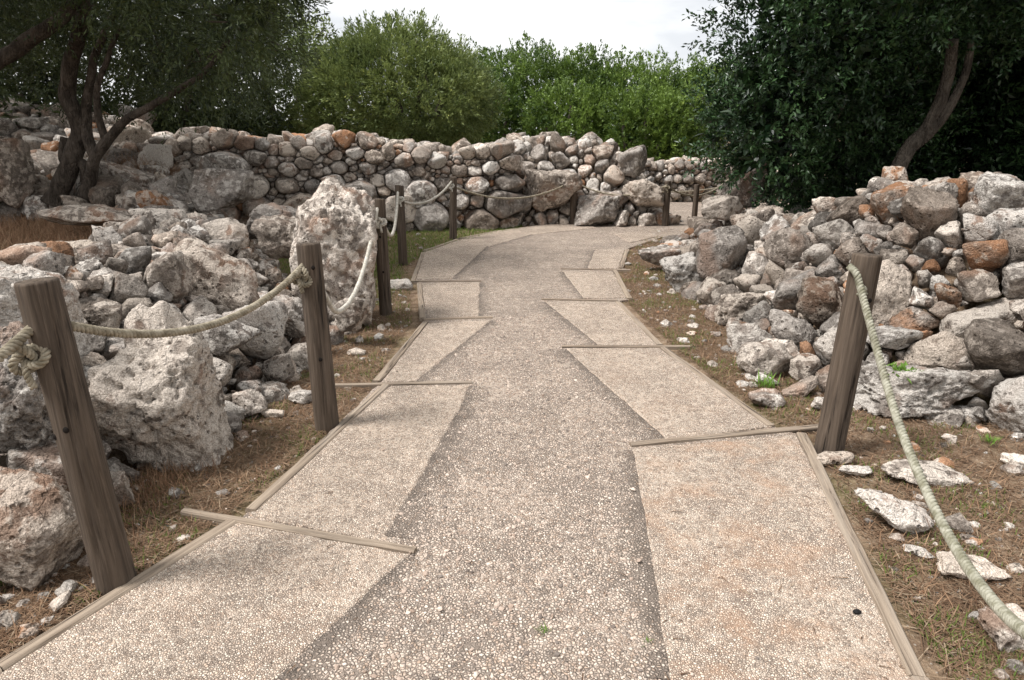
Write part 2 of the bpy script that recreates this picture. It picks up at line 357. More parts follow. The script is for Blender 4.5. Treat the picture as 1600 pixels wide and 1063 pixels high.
def make_ground():
    fx = np.arange(-9, 9.01, 0.09); fy = np.arange(0.2, 16.5, 0.09)
    ox = np.array([11, 14, 18, 25, 40, 80, 200, 600.0]); oy = np.array([18, 21, 26, 35, 60, 120, 300, 900.0])
    X = np.concatenate([-ox[::-1], fx, ox]); Y = np.concatenate([[-600, -200, -60, -20, -8, -3, -1], fy, oy])
    gx, gy = np.meshgrid(X, Y, indexing='ij'); z = ground_h(gx.ravel(), gy.ravel())
    V = np.stack([gx.ravel(), gy.ravel(), z], -1); ny = len(Y)
    i, j = np.meshgrid(np.arange(len(X) - 1), np.arange(ny - 1), indexing='ij')
    F = np.stack([i * ny + j, (i + 1) * ny + j, (i + 1) * ny + j + 1, i * ny + j + 1], -1).reshape(-1, 4)
    return tag(link('ground', mesh_np('ground', V, F, M_SOIL)), kind='structure')
make_ground()

# ------------------------------------------------------------------ path: gravel middle, slabs, timber edging
def G(*pts): return [gp(*p)[:2] for p in pts]
OUT_L = [(-2.9, 0.0)] + [tuple(p) for p in G((0, 1052), (372, 812), (590, 601), (664, 503), (656, 442), (645, 440), (662, 394), (715, 375), (775, 362), (842, 352))]
OUT_R = [(1.05, 0.0)] + [tuple(p) for p in G((1440, 1063), (1248, 678), (1212, 668), (1035, 543), (966, 470), (985, 468), (960, 424), (968, 421), (982, 388), (1032, 371))]
FAR = [(1.6, 12.5), (2.75, 12.45), (2.75, 12.45), (3.25, 13.4), (3.2, 16.4), (7.5, 16.4), (7.5, 11.9), (4.0, 11.6), (3.3, 11.0)]
def poly_mesh(name, poly, z0, z1, mat, jitter=0.0, lo=0.0, stain=0.0, step=0.09, seed=0, inset=0.05):
    """A slab with ragged edges: outline resampled, skirt down to z0, a rim ring and a filled top."""
    rng = np.random.default_rng(seed + 5); P = np.array(poly, float); out = []
    for a, b in zip(P, np.roll(P, -1, 0)):
        n = max(1, int(np.linalg.norm(b - a) / step)); t = np.arange(n)[:, None] / n; out.append(a + (b - a) * t)
    Q = np.vstack(out); n = len(Q)
    T = unit(np.roll(Q, -1, 0) - np.roll(Q, 1, 0)); Nn = np.stack([T[:, 1], -T[:, 0]], -1)
    A = 0.5 * np.sum(Q[:, 0] * np.roll(Q[:, 1], -1) - np.roll(Q[:, 0], -1) * Q[:, 1])
    if A < 0: Nn = -Nn
    Q = Q + Nn * rng.normal(0, jitter, (n, 1)) if jitter else Q
    bm = bmesh.new(); lay = bm.verts.layers.float_color.new('tint')
    def ring(off, z, l):
        vs_ = []
        for q, nn in zip(Q, Nn):
            v = bm.verts.new((q[0] - nn[0] * off, q[1] - nn[1] * off, z)); v[lay] = (l, stain, 0, 1); vs_.append(v)
        return vs_
    r0 = ring(0, z0, lo); r1 = ring(0, z1 - 0.004, lo); r2 = ring(0.006, z1, lo)
    for a, b in ((r0, r1), (r1, r2)):
        for k in range(n): bm.faces.new((a[k], a[(k + 1) % n], b[(k + 1) % n], b[k]))
    f = bm.faces.new(r2); bmesh.ops.triangulate(bm, faces=[f])
    bmesh.ops.recalc_face_normals(bm, faces=bm.faces[:])
    me = bpy.data.meshes.new(name); bm.to_mesh(me); bm.free(); me.materials.append(mat); return me
outline = OUT_L + FAR + OUT_R[::-1]
path = tag(link('path', poly_mesh('path', outline, -0.05, 0.0, M_GRAVEL, 0.006)), kind='structure')

SLABS = [
    [(-2.85, 0.05), *G((2, 1052), (368, 816), (640, 868), (520, 975), (430, 1063)), (-0.45, 0.9), (-0.6, 0.05)],
    G((390, 806), (596, 607), (733, 603), (718, 640), (660, 740), (602, 838), (640, 858)),
    G((596, 599), (667, 506), (768, 501), (720, 540), (650, 596)),
    G((668, 498), (658, 444), (750, 442), (748, 495)),
    G((650, 438), (664, 395), (716, 376), (776, 363), (760, 386), (706, 436)),
    G((720, 374), (778, 361), (845, 352)) + [(1.5, 12.45)] + G((930, 357), (830, 367), (765, 386)),
    [(1.0, 0.05), (0.55, 0.05), (0.46, 1.0), *G((1045, 1063), (1028, 930), (1012, 830), (988, 704), (1243, 681), (1436, 1063))],
    G((885, 546), (1030, 546), (1206, 668), (1045, 690), (960, 615)),
    G((852, 472), (962, 473), (1028, 541), (936, 541)),
    G((880, 425), (958, 426), (978, 466), (912, 467)),
    G((930, 391), (976, 391), (966, 420), (918, 420)),
    G((985, 380), (1028, 370), (1010, 362), (960, 366)),
]
for k, s in enumerate(SLABS):
    link('slab', poly_mesh('slab', s, -0.03, 0.007 + 0.0003 * k, M_SLAB, 0.0035, 0.0, 1.0 if k == 6 else (0.25 if k in (0, 7) else 0.08), 0.07, k), path)
# dark grit gathered in the gravel along the slab edges
def grit_band(pts, w, side, seed):
    rng = np.random.default_rng(seed); P = np.array(pts); L = np.concatenate([[0], np.cumsum(np.linalg.norm(np.diff(P, axis=0), axis=1))])
    s = np.linspace(0, L[-1], max(6, int(L[-1] / 0.06))); C = np.stack([np.interp(s, L, P[:, 0]), np.interp(s, L, P[:, 1])], -1)
    T = unit(np.gradient(C, axis=0)); Nn = np.stack([T[:, 1], -T[:, 0]], -1) * side; n = len(C); V, tn = [], []
    wv = w * (1 + 0.7 * fbm(np.stack([s * 2.2, 0 * s + seed, 0 * s], -1), 3))
    for f, l, zz in ((-0.02 / w, 0.5, 0.0035), (0.12, 0.34, 0.003), (0.45, 0.15, 0.0018), (1.0, 0.0, 0.0004)):
        V.append(np.column_stack([C + Nn * (np.where(f < 0, w, wv) * f)[:, None], np.full(n, zz)])); tn.append(np.column_stack([np.full(n, l), np.zeros(n), np.zeros(n)]))
    k, j = np.meshgrid(np.arange(3), np.arange(n - 1), indexing='ij'); F = np.stack([k * n + j, k * n + j + 1, (k + 1) * n + j + 1, (k + 1) * n + j], -1).reshape(-1, 4)
    link('grit_band', mesh_np('grit_band', np.vstack(V), F, M_GRAVEL, np.vstack(tn)), path)
for k, (pts, w, sd) in enumerate([(G((430, 1063), (520, 975), (640, 868)), 0.16, 1), (G((602, 838), (660, 740), (718, 640), (733, 603)), 0.17, 1), (G((650, 596), (720, 540), (768, 501)), 0.14, 1), (G((748, 495), (750, 442)), 0.12, 1), (G((706, 436), (760, 386), (830, 367)), 0.12, 1),
        (G((1045, 1063), (1028, 930), (1012, 830), (988, 704)), 0.16, -1), (G((1045, 690), (960, 615), (885, 546)), 0.20, -1), (G((936, 541), (852, 472)), 0.16, -1), (G((912, 467), (880, 425)), 0.12, -1), (G((918, 420), (930, 391)), 0.10, -1)]):
    grit_band(pts, w, sd, 7 * k)

def board(a, b, width, z0, z1, name='edging_board', parent=path, ext=0.0, shift=0.0, seed=0):
    """Sawn timber from a to b on the ground: chamfered long box with a slightly uneven top; local X along the grain."""
    a, b = np.array(a[:2], float), np.array(b[:2], float); L = np.linalg.norm(b - a); d = (b - a) / L; ang = math.atan2(d[1], d[0])
    rng = np.random.default_rng(seed); n = max(4, int(L / 0.12)); xs = np.linspace(-ext, L + ext, n)
    w = width / 2; c = 0.006; prof = [(-w, z0), (-w, z1 - c), (-w + c, z1), (0, z1 + 0.001), (w - c, z1), (w, z1 - c), (w, z0)]
    V, F = [], []; m = len(prof)
    wob = np.cumsum(rng.normal(0, 0.0012, n)); wz = rng.normal(0, 0.0012, n)
    for i, x in enumerate(xs):
        for (y, z) in prof: V.append((x, y + shift + wob[i] + rng.normal(0, 0.0007), z + (wz[i] if z > z0 else 0) + rng.normal(0, 0.0005)))
    for i in range(n - 1):
        for j in range(m - 1): F.append((i * m + j, (i + 1) * m + j, (i + 1) * m + j + 1, i * m + j + 1))
    o = len(V)
    me = bpy.data.meshes.new(name); me.from_pydata(V, [], F + [tuple(range(m - 1, -1, -1)), tuple(range((n - 1) * m, n * m))]); me.materials.append(M_BOARD)
    ob = link(name, me, parent); ob.location = (a[0], a[1], 0); ob.rotation_euler = (0, 0, ang); return ob
BW = 0.056
boards = [((-2.62, 0.35), gp(0, 1046), 1), (gp(0, 1046), gp(364, 817), 1), (gp(392, 800), gp(603, 604), 1), (gp(588, 598), gp(665, 505), 1), (gp(660, 499), gp(655, 444), 1), (gp(645, 440), gp(661, 396), 1), (gp(663, 393), gp(715, 375), 1), (gp(717, 374), gp(776, 362), 1),
          ((1.12, 0.35), gp(1432, 1063), 0), (gp(1432, 1063), gp(1252, 680), 0), (gp(1204, 668), gp(1036, 545), 0), (gp(1031, 541), gp(966, 473), 0), (gp(984, 468), gp(961, 424), 0), (gp(970, 420), gp(981, 391), 0)]
for k, (a, b, left) in enumerate(boards):
    board(a, b, BW, -0.04, 0.0140 + 0.0006 * (k % 5), shift=(0.0), seed=k)
for k, (a, b, w) in enumerate([((287, 800), (650, 862), 0.052), ((524, 603), (737, 599), 0.04), ((662, 500), (770, 497), 0.04), ((640, 441), (752, 440), 0.035), ((985, 697), (1290, 668), 0.055), ((878, 543), (1078, 543), 0.035), ((846, 469), (965, 471), 0.035), ((876, 421), (985, 423), 0.03)]):
    board(gp(*a), gp(*b), w * 0.72, -0.04, 0.0160 + 0.0003 * k, 'cross_board', seed=40 + k)

# ------------------------------------------------------------------ stones
def stone_geo(c, dims, Rm, level, rng, extra=None, rough=0.10, pit=0.10, p=None, cut=(0.74, 1.02), nplanes=None):
    D0, F = ico(level); dims = np.asarray(dims, float)
    dirs = unit((D0 * dims) @ Rm.T)
    k = nplanes or int(rng.integers(7, 12)); N = unit(rng.normal(size=(k, 3))); h = rng.uniform(cut[0], cut[1], k)
    N6 = np.vstack([np.eye(3), -np.eye(3)]); N6 = unit(N6 + rng.normal(0, 0.16, (6, 3))); N = np.vstack([N, N6]); h = np.concatenate([h, rng.uniform(0.86, 1.02, 6)])
    W = (N / dims) @ Rm.T; ln = np.linalg.norm(W, axis=1); W = W / ln[:, None]; D = h / ln
    if extra is not None and len(extra[1]):
        W = np.vstack([W, extra[0]]); D = np.concatenate([D, extra[1]])
    q = np.maximum(dirs @ W.T, 0) / D
    p = p or rng.uniform(14, 34)
    r = 1 / (np.sum(q ** p, axis=1) ** (1 / p))
    pos = dirs * r[:, None]; s = float(np.mean(dims)); o = rng.uniform(0, 200, 3)
    Q = pos / s + o
    octs = {1: 1, 2: 2, 3: 3, 4: 4, 5: 5, 6: 6}[level]
    f = 1 + rough * fbm(Q * 1.6, octs, 0.42)
    f += 0.45 * rough * (0.35 - np.abs(perlin(Q * 2.6 + 9)) * 1.6 - np.abs(perlin(Q * 5.6 + 19)) * 0.7) if level >= 4 else 0
    if pit and level >= 3:
        f -= 0.8 * pit * sm(0.25, 0.6, perlin(Q * 2.6 + 31)) + 0.45 * pit * sm(0.32, 0.46, perlin(Q * 7.3 + 77))
        if level >= 5: f -= 0.30 * pit * sm(0.30, 0.42, perlin(Q * 15.0 + 7)) + 0.02 * np.abs(perlin(Q * 4.3 + 3)) - 0.006 * fbm(Q * 18, 2)
    return c + pos * f[:, None], F
def level_for(c, r):
    px, py, dep = project(c); d = 2 * r * 653 / max(float(dep[0]), 0.5)
    off = max(0, -60 - px[0], px[0] - 1660, py[0] - 1130)
    if off > 0 or dep[0] < 0.4: return 2 if d < 60 else 3
    return 6 if d > 105 else 5 if d > 34 else 4 if d > 13 else 3 if d > 5 else 2
def in_view(C):
    px, py, dep = project(C); return (px > -40) & (px < 1640) & (py > -40) & (py < 1100) & (dep > 0.4)
def stone_tint(rng, tone=0.5, spread=0.22, orange=0.12, lich=0.4):
    og = rng.uniform(0.4, 1.0) if rng.random() < orange else rng.uniform(0, 0.10)
    return (rng.random(), og, np.clip(rng.normal(lich, 0.3), 0, 1), np.clip(rng.normal(tone, spread), 0, 1))

BOULDERS = []       # ellipsoids (centre, dims, rotation) that the rubble is packed around
def boulder(name, label, px, py, Y, w, h, d=None, roll=0.0, yaw=0.0, tone=0.5, orange=0.0, lich=0.5, rough=0.12, pit=0.12, seed=0, group=None, p=None, z=None, cut=(0.66, 1.02), cat='boulder', sub=None):
    """Big stone centred on the sight line (px,py) at Y, w x h metres as seen, d deep."""
    c = at(px, py, Y); rng = np.random.default_rng(1000 + seed)
    if z is not None: c[2] = z
    dims = np.array([w / 2, (d or 0.8 * (w + h) / 2) / 2, h / 2]) * 1.08
    Rm = rotm(rng.normal(0, 0.06), roll, yaw)
    lv = level_for(c, max(w, h) / 2)
    V, F = stone_geo(c, dims, Rm, lv, rng, None, rough, pit, p, cut)
    t = stone_tint(rng, tone, 0.03, 0, lich); t = (t[0], orange, t[2], t[3])
    base = np.array([c[0], c[1], V[:, 2].min()])
    o = link(name, mesh_np(name, V - base, F, M_STONE, t), None, base); tag(o, label, cat, group)
    BOULDERS.append((c, dims, Rm)); return o

def pixsize(npx, Y): return npx / FPX * Y
# left bank
BL = [
 # px, py, Y, w px, h px, roll, tone, orange, label
 (258, 622, 3.1, 196, 262, 0.10, 0.60, 0.0, 'big pale pitted boulder beneath the sagging tan rope', dict(rough=0.19, pit=0.20, yaw=0.3, cut=(0.62, 1.0))),
 (45, 826, 2.15, 165, 140, 0.35, 0.55, 0.10, 'smooth wedge-shaped grey boulder at the foot of the leaning post', dict(rough=0.07, pit=0.05)),
 (72, 738, 2.45, 115, 105, 0.2, 0.62, 0.0, 'rough white-grey boulder wedged behind the leaning post', {}),
 (18, 620, 2.5, 130, 180, 0.1, 0.45, 0.0, 'dark-hollowed grey boulder behind the big rope knot', dict(pit=0.22)),
 (22, 500, 2.9, 150, 200, -0.1, 0.66, 0.0, 'pockmarked whitish boulder behind the head of the leaning post', dict(pit=0.14)),
 (524, 410, 5.6, 122, 228, 0.03, 1.08, 0.0, 'tall white weathered standing stone full of holes', dict(rough=0.11, pit=0.18, p=26, d=0.55, cut=(0.93, 1.08))),
 (345, 296, 7.6, 92, 66, 0.1, 0.45, 0.0, 'rounded grey boulder on top of the bank before the wall', dict(rough=0.08, pit=0.05)),
 (338, 440, 4.55, 148, 88, 0.42, 0.55, 0.0, 'long sloping grey slab of rock high on the bank', dict(rough=0.09, pit=0.06)),
 (408, 522, 4.25, 86, 100, -0.2, 0.62, 0.0, 'smooth pale boulder behind the second rope post', dict(rough=0.08, pit=0.05)),
 (345, 520, 3.95, 100, 58, 0.15, 0.58, 0.0, 'egg-shaped grey stone just above the rope', dict(rough=0.08, pit=0.05)),
 (350, 375, 5.6, 78, 72, 0.3, 0.65, 0.0, 'lumpy pale boulder below the rounded grey one', {}),
 (430, 345, 6.3, 85, 58, 0.2, 0.68, 0.0, 'pale angular boulder left of the standing stone', {}),
 (440, 375, 5.9, 90, 70, 0.1, 0.62, 0.0, 'broad pitted boulder leaning on the standing stone', dict(pit=0.16)),
 (140, 337, 7.0, 145, 36, 0.0, 0.72, 0.0, 'long low whitish rock lying in the dry grass', dict(rough=0.10)),
 (264, 352, 6.0, 68, 54, 0.0, 0.62, 0.0, 'blocky pale boulder at the edge of the dry grass', {}),
 (205, 368, 5.6, 66, 46, -0.2, 0.66, 0.0, 'white crusted boulder below the dry grass', {}),
 (130, 405, 4.6, 115, 62, 0.1, 0.5, 0.0, 'dark-speckled flat boulder under the dry grass edge', dict(pit=0.2)),
 (37, 405, 4.2, 64, 44, 0.0, 0.52, 0.0, 'squared grey block at the top of the bank', dict(rough=0.07, pit=0.05)),
 (185, 440, 4.4, 100, 58, 0.2, 0.42, 0.0, 'dark grey craggy boulder in the middle of the bank', dict(pit=0.2)),
 (250, 422, 5.0, 66, 46, 0.1, 0.58, 0.0, 'grey boulder with a single dark hole', dict(pit=0.1)),
 (140, 495, 3.6, 92, 62, 0.1, 0.5, 0.0, 'rounded grey stone between the leaning post and the pitted boulder', dict(rough=0.08)),
 (452, 498, 4.7, 62, 74, 0.1, 0.64, 0.0, 'upright pale block beside the second rope post', dict(rough=0.07)),
 (155, 620, 2.9, 66, 66, 0.3, 0.6, 0.05, 'small pale angular rock between post and pitted boulder', {}),
 (548, 490, 5.0, 62, 62, 0.0, 0.6, 0.0, 'pale rounded stone at the foot of the standing stone', {}),
]
for k, (px, py, Y, w, h, roll, tone, og, lab, kw) in enumerate(BL):
    kw = dict(kw); Yt = np.linalg.norm(at(px, py, Y) - np.array([0, 0, CAMZ])) * 0.97
    q = 1.0 if k == 5 else 0.93 if k == 0 else 0.84
    boulder('boulder', lab, px, py, Y, pixsize(w, Yt) * q, pixsize(h, Yt) * q, roll=roll, tone=tone * 0.84, orange=og, seed=k, group='boulders of the bank', **kw)
BR = [
 (1128, 392, 6.7, 84, 92, 0.0, 0.45, 0.0, 'tall round-topped grey boulder spotted with lichen', dict(rough=0.06, pit=0.04)),
 (1130, 325, 8.6, 66, 40, -0.1, 0.33, 0.0, 'dark grey rounded boulder below the dark tree', dict(rough=0.07, pit=0.05)),
 (1187, 352, 7.6, 62, 52, -0.2, 0.36, 0.1, 'brown-grey boulder behind the round-topped one', dict(rough=0.08)),
 (1160, 300, 9.3, 70, 52, -0.5, 0.6, 0.25, 'pinkish slanting rock under the tip of the dark tree', {}),
 (1300, 398, 5.9, 78, 56, -0.1, 0.5, 0.05, 'faceted grey block with sharp edges on the heap', dict(rough=0.06, pit=0.05, p=22)),
 (1275, 362, 6.6, 80, 62, -0.5, 0.5, 0.0, 'arched grey slab leaning on the faceted block', dict(rough=0.09)),
 (1240, 385, 6.4, 62, 46, 0.2, 0.42, 0.1, 'brownish broken rock beside the arched slab', {}),
 (1400, 278, 6.0, 34, 28, 0.05, 0.45, 0.55, 'tan block perched on the top of the heap', dict(rough=0.05, pit=0.03, p=24)),
 (1412, 308, 5.8, 72, 50, -0.2, 0.56, 0.0, 'jagged grey rock under the perched tan block', dict(pit=0.15)),
 (1535, 300, 5.6, 62, 52, -0.3, 0.5, 0.0, 'grey peak stone crowning the heap', dict(pit=0.12)),
 (1580, 304, 5.4, 56, 36, 0.3, 0.42, 0.8, 'orange angular stone beside the peak stone', dict(rough=0.07)),
 (1585, 327, 5.2, 54, 30, -0.15, 0.42, 0.7, 'orange-brown stone just below the orange angular one', dict(rough=0.07)),
 (1475, 338, 5.3, 92, 46, 0.1, 0.36, 0.0, 'black-and-white crusted flat rock near the heap top', dict(pit=0.16, lich=0.9)),
 (1452, 405, 4.9, 68, 58, 0.0, 0.28, 0.2, 'dark brown rounded boulder in the middle of the heap', dict(rough=0.06, pit=0.04)),
 (1415, 365, 5.3, 46, 40, -0.3, 0.42, 0.7, 'orange-faced stone in the middle of the heap', {}),
 (1528, 385, 4.9, 50, 34, 0.15, 0.34, 0.0, 'dark grey rounded stone above the orange wedge', dict(rough=0.06)),
 (1557, 372, 5.0, 46, 32, -0.3, 0.40, 0.8, 'orange-brown wedge stone near the frame edge', {}),
 (1380, 455, 4.5, 95, 92, 0.4, 0.58, 0.0, 'large pale rock right behind the post on the heap', dict(rough=0.10, pit=0.10)),
 (1535, 508, 4.05, 125, 62, -0.35, 0.42, 0.0, 'long tilted dark grey stone with white lichen', dict(rough=0.06, pit=0.05, lich=0.8)),
 (1482, 560, 3.95, 98, 72, 0.42, 0.40, 0.1, 'blunt grey boulder sloping down to the ground', dict(rough=0.06, pit=0.05)),
 (1575, 575, 3.85, 92, 108, 0.1, 0.40, 0.62, 'reddish rounded boulder at the frame edge', dict(rough=0.06, pit=0.05)),
 (1432, 502, 4.2, 76, 40, 0.08, 0.36, 0.45, 'rusty flat stone above the blunt boulder', dict(rough=0.07)),
 (1485, 478, 4.35, 72, 36, 0.1, 0.44, 0.0, 'grey lozenge stone over the rusty flat one', dict(rough=0.06)),
 (1390, 530, 4.1, 72, 36, 0.1, 0.48, 0.0, 'pale flat stone close behind the green rope', dict(rough=0.08)),
 (1420, 605, 3.75, 190, 62, 0.06, 0.52, 0.05, 'wide low rock ledge at the foot of the heap', dict(rough=0.14, pit=0.16)),
 (1600, 632, 3.45, 90, 90, 0.1, 0.42, 0.15, 'grey-brown boulder at the corner of the heap', dict(rough=0.07)),
 (1195, 565, 4.35, 92, 56, 0.1, 0.5, 0.0, 'domed grey boulder standing at the edge of the verge', dict(rough=0.07, pit=0.06)),
 (1065, 425, 6.9, 66, 58, -0.4, 0.42, 0.0, 'craggy grey boulder at the bend of the path', dict(pit=0.16)),
 (1033, 400, 8.0, 62, 32, 0.1, 0.66, 0.0, 'low whitish rock on the verge at the bend', {}),
 (1240, 460, 5.2, 80, 52, -0.35, 0.45, 0.0, 'grey tilted rock low on the heap near the post', dict(rough=0.08)),
 (1160, 480, 5.6, 80, 48, -0.2, 0.47, 0.0, 'lichened rough rock below the round-topped boulder', dict(pit=0.14)),
]
for k, (px, py, Y, w, h, roll, tone, og, lab, kw) in enumerate(BR):
    kw = dict(kw); Yt = np.linalg.norm(at(px, py, Y) - np.array([0, 0, CAMZ])) * 0.97
    boulder('boulder', lab, px, py, Y, pixsize(w, Yt) * 0.91, pixsize(h, Yt) * 0.91, roll=roll, tone=tone * 0.86, orange=og, seed=100 + k, group='boulders of the heap', **kw)
# mound and back slope boulders
BM = [(990, 250, 12.6, 46, 40, 'grey block at the corner of the fallen wall', 0.5), (868, 295, 12.3, 80, 62, 'large leaning grey boulder in the fallen wall', 0.55), (1000, 300, 12.2, 52, 40, 'whitish-topped boulder behind the far ropes', 0.6), (932, 332, 12.15, 62, 44, 'pale boulder at the foot of the fallen wall', 0.66),
      (247, 243, 10.4, 40, 34, 'rounded boulder among dry brush by the wall end', 0.55), (8, 262, 8.6, 46, 100, 'tall grey upright rock at the frame edge under the olive', 0.5), (45, 195, 12.2, 38, 22, 'small flat-topped rock on the slope behind the olive', 0.6), (60, 290, 9.2, 44, 30, 'dark grey rock beside the olive trunk', 0.35), (155, 235, 10.6, 56, 34, 'pale broken rock behind the olive trunks', 0.55), (205, 222, 11.2, 60, 40, 'big rounded rock behind the dry brush', 0.55)]
for k, (px, py, Y, w, h, lab, tone) in enumerate(BM):
    Yt = Y * 1.02
    boulder('boulder', lab, px, py, Y, pixsize(w, Yt), pixsize(h, Yt), tone=tone, seed=200 + k, group='boulders at the back')

def clip_by_boulders(c, r, gap):
    W, D = [], []
    for (b, dims, Rm) in BOULDERS:
        v = c - b
        if v @ v > (r * 2.5 + dims.max() * 1.3) ** 2: continue
        q = (Rm.T @ v) / (dims * 0.93); m = np.linalg.norm(q)
        if m < 0.2: return None
        s = v / m; n = Rm @ (q / dims); n /= np.linalg.norm(n); dist = (v - s) @ n
        if dist < 0.22 * r: return None
        W.append(-n); D.append(max(dist - gap - 0.04 * r, 0.2 * r))
    return W, D
class Packer:
    def __init__(s): s.C = np.zeros((6000, 3)); s.r = np.zeros(6000); s.n = 0
    def throw(s, cands, radii, k=0.8, use_b=True):
        for c, r in zip(cands, radii):
            if s.n >= 5990: return
            d2 = np.sum((s.C[:s.n] - c) ** 2, 1)
            if s.n and np.any(d2 < (k * (r + s.r[:s.n])) ** 2): continue
            if use_b and clip_by_boulders(c, r, 0.0) is None: continue
            s.C[s.n] = c; s.r[s.n] = r; s.n += 1
def heap(parent, P, rng, tint_fn, gap=0.008, aniso=(1.25, 1.15, 0.95), xf=None, use_b=True, nparts=300, own=1.24, rough=0.08, pit=0.09, flatface=False, cut=(0.60, 1.02), maxlevel=6, pw=(16, 40), rel=0.05):
    C, r, n = P.C[:P.n], P.r[:P.n], P.n
    Wc = xf(C) if xf else C
    vis = in_view(Wc); _, _, dep = project(Wc)
    score = np.where(vis, r / np.maximum(dep, 0.5), 0) ; order = np.argsort(-score); big = set(order[:nparts].tolist())
    sv, sf, stn, o = [], [], [], 0
    for i in range(n):
        d = np.linalg.norm(C - C[i], axis=1); nb = np.where((d > 1e-6) & (d < 2.3 * (r[i] + r) ))[0]
        nb = nb[np.argsort(d[nb])[:26]]
        W = (C[nb] - C[i]) / d[nb][:, None]; D = np.maximum((d[nb] ** 2 + r[i] ** 2 - r[nb] ** 2) / (2 * d[nb]) - gap - rel * r[i], 0.38 * r[i])
        if use_b:
            cb = clip_by_boulders(C[i], r[i], gap)
            if cb is None: continue
            if cb[1]: W = np.vstack([W, np.array(cb[0])]); D = np.concatenate([D, cb[1]])
        dims = r[i] * own * np.array(aniso) * rng.uniform(0.82, 1.2, 3)
        Rm = rotm(rng.normal(0, 0.25), rng.normal(0, 0.3), rng.uniform(0, 6.28)) if not flatface else rotm(rng.normal(0, 0.2), rng.normal(0, 0.5), rng.normal(0, 0.2)) if flatface == 2 else rotm(rng.normal(0, 0.1), rng.normal(0, 0.15), rng.normal(0, 0.1))
        lv = min(level_for(Wc[i], r[i]), maxlevel, 5); isbig = i in big
        if not isbig: lv = min(lv, 3)
        V, F = stone_geo(C[i], dims, Rm, lv, rng, (W, D), rough, pit, rng.uniform(*pw), cut)
        if xf: V = xf(V)
        t = tint_fn(rng, Wc[i])
        if isbig:
            link('stone', mesh_np('stone', V - Wc[i], F, M_STONE, t), parent, Wc[i] - np.array(parent.location))
        else:
            sv.append(V); sf.append(F + o); o += len(V); stn.append(np.tile(np.array(t, np.float32), (len(V), 1)))
    if sv:
        so = link('small_stones', mesh_np('small_stones', np.vstack(sv) - np.array(parent.location), np.vstack(sf), M_STONE, np.vstack(stn)), parent); so['kind'] = 'stuff'
def scatter_h(rng, n, x0, x1, y0, y1, hf, mask, r, sink=0.25):
    x = rng.uniform(x0, x1, n); y = rng.uniform(y0, y1, n); k = mask(x, y); x, y = x[k], y[k]; rr = np.broadcast_to(r, (n,))[k] if np.ndim(r) else np.full(len(x), r)
    z = hf(x, y) + rr * (rng.uniform(-0.35, 0.5, len(x)) - sink * 0.4) - np.maximum(0, 0.075 - rr) * rng.uniform(0.2, 2.2, len(x))
    return np.stack([x, y, z], -1), rr
def radii(rng, n, a, b): return np.sort(a * (b / a) ** rng.random(n))[::-1]

# left bank
rng = np.random.default_rng(21)
bank = thing('rubble_bank', 'long bank of tumbled pale limestone rubble beside the rope fence and dry grass', 'rubble bank', (-2.3, 4, 0))
mk = lambda x, y: (lambda d: (d > 0.04) & (d < 1.55 + 0.2 * np.sin(y * 1.7)) & (y < 10.4))(edge_l(y) - x)
P = Packer()
for a, b, n in ((0.11, 0.16, 160), (0.075, 0.11, 2200), (0.045, 0.075, 5200), (0.022, 0.045, 14000)):
    P.throw(*scatter_h(rng, n, -6.6, -1.2, 1.2, 10.2, h_left, mk, radii(rng, n, a, b)), k=0.78)
P.throw(*scatter_h(rng, 3500, -6.6, -1.2, 1.2, 10.4, lambda x, y: h_left(x, y) + 0.04, mk, radii(rng, 3500, 0.05, 0.10)), k=0.60)
heap(bank, P, rng, lambda g, c: stone_tint(g, 0.47, 0.24, 0.04, 0.42))
# slope behind the olive
rng = np.random.default_rng(22)
slope = thing('rubble_slope', 'brown-grey rubble slope rising behind the olive trunks', 'rubble slope', (-7, 10.5, 0.8))
mk = lambda x, y: (x < -4.6) & (x > -0.84 * y - 0.8) & (y > 8.6 - 0.0 * x) & (y < 13.6) & (edge_l(y) - x > 0.3)
P = Packer()
for a, b, n in ((0.16, 0.26, 300), (0.09, 0.16, 1500), (0.055, 0.09, 4200)):
    P.throw(*scatter_h(rng, n, -12.5, -4.4, 8.6, 13.6, h_left, mk, radii(rng, n, a, b)), k=0.8)
heap(slope, P, rng, lambda g, c: stone_tint(g, 0.5, 0.22, 0.08, 0.3))
# right heap
rng = np.random.default_rng(23)
rheap = thing('rubble_heap', 'grey and rusty stone heap beneath the dark glossy-leaved tree', 'rubble heap', (3, 6, 0))
mk = lambda x, y: (x - edge_r(y) > 0.04) & (x < 0.84 * y + 1.1) & (h_right(x, y) > 0.03)
P = Packer()
for a, b, n in ((0.12, 0.19, 420), (0.075, 0.12, 2200), (0.045, 0.075, 6000), (0.024, 0.045, 12000)):
    P.throw(*scatter_h(rng, n, 1.4, 7.5, 3.0, 11.2, h_right, mk, radii(rng, n, a, b)), k=0.74)
heap(rheap, P, rng, lambda g, c: stone_tint(g, 0.40, 0.24, 0.15, 0.42))
# fallen end of the wall
rng = np.random.default_rng(24)
mound = thing('fallen_wall', 'collapsed end of the dry stone wall, a steep pile behind the far ropes', 'rubble heap', (1.2, 13, 0))
mk = lambda x, y: (h_mound(x, y) > 0.02) & (y < 14.6)
P = Packer()
for a, b, n in ((0.14, 0.20, 350), (0.08, 0.14, 3500), (0.05, 0.08, 9000)):
    P.throw(*scatter_h(rng, n, -1.2, 3.1, 12.0, 14.6, h_mound, mk, radii(rng, n, a, b), 0.1), k=0.78)
heap(mound, P, rng, lambda g, c: stone_tint(g, 0.8, 0.24, 0.05, 0.45))

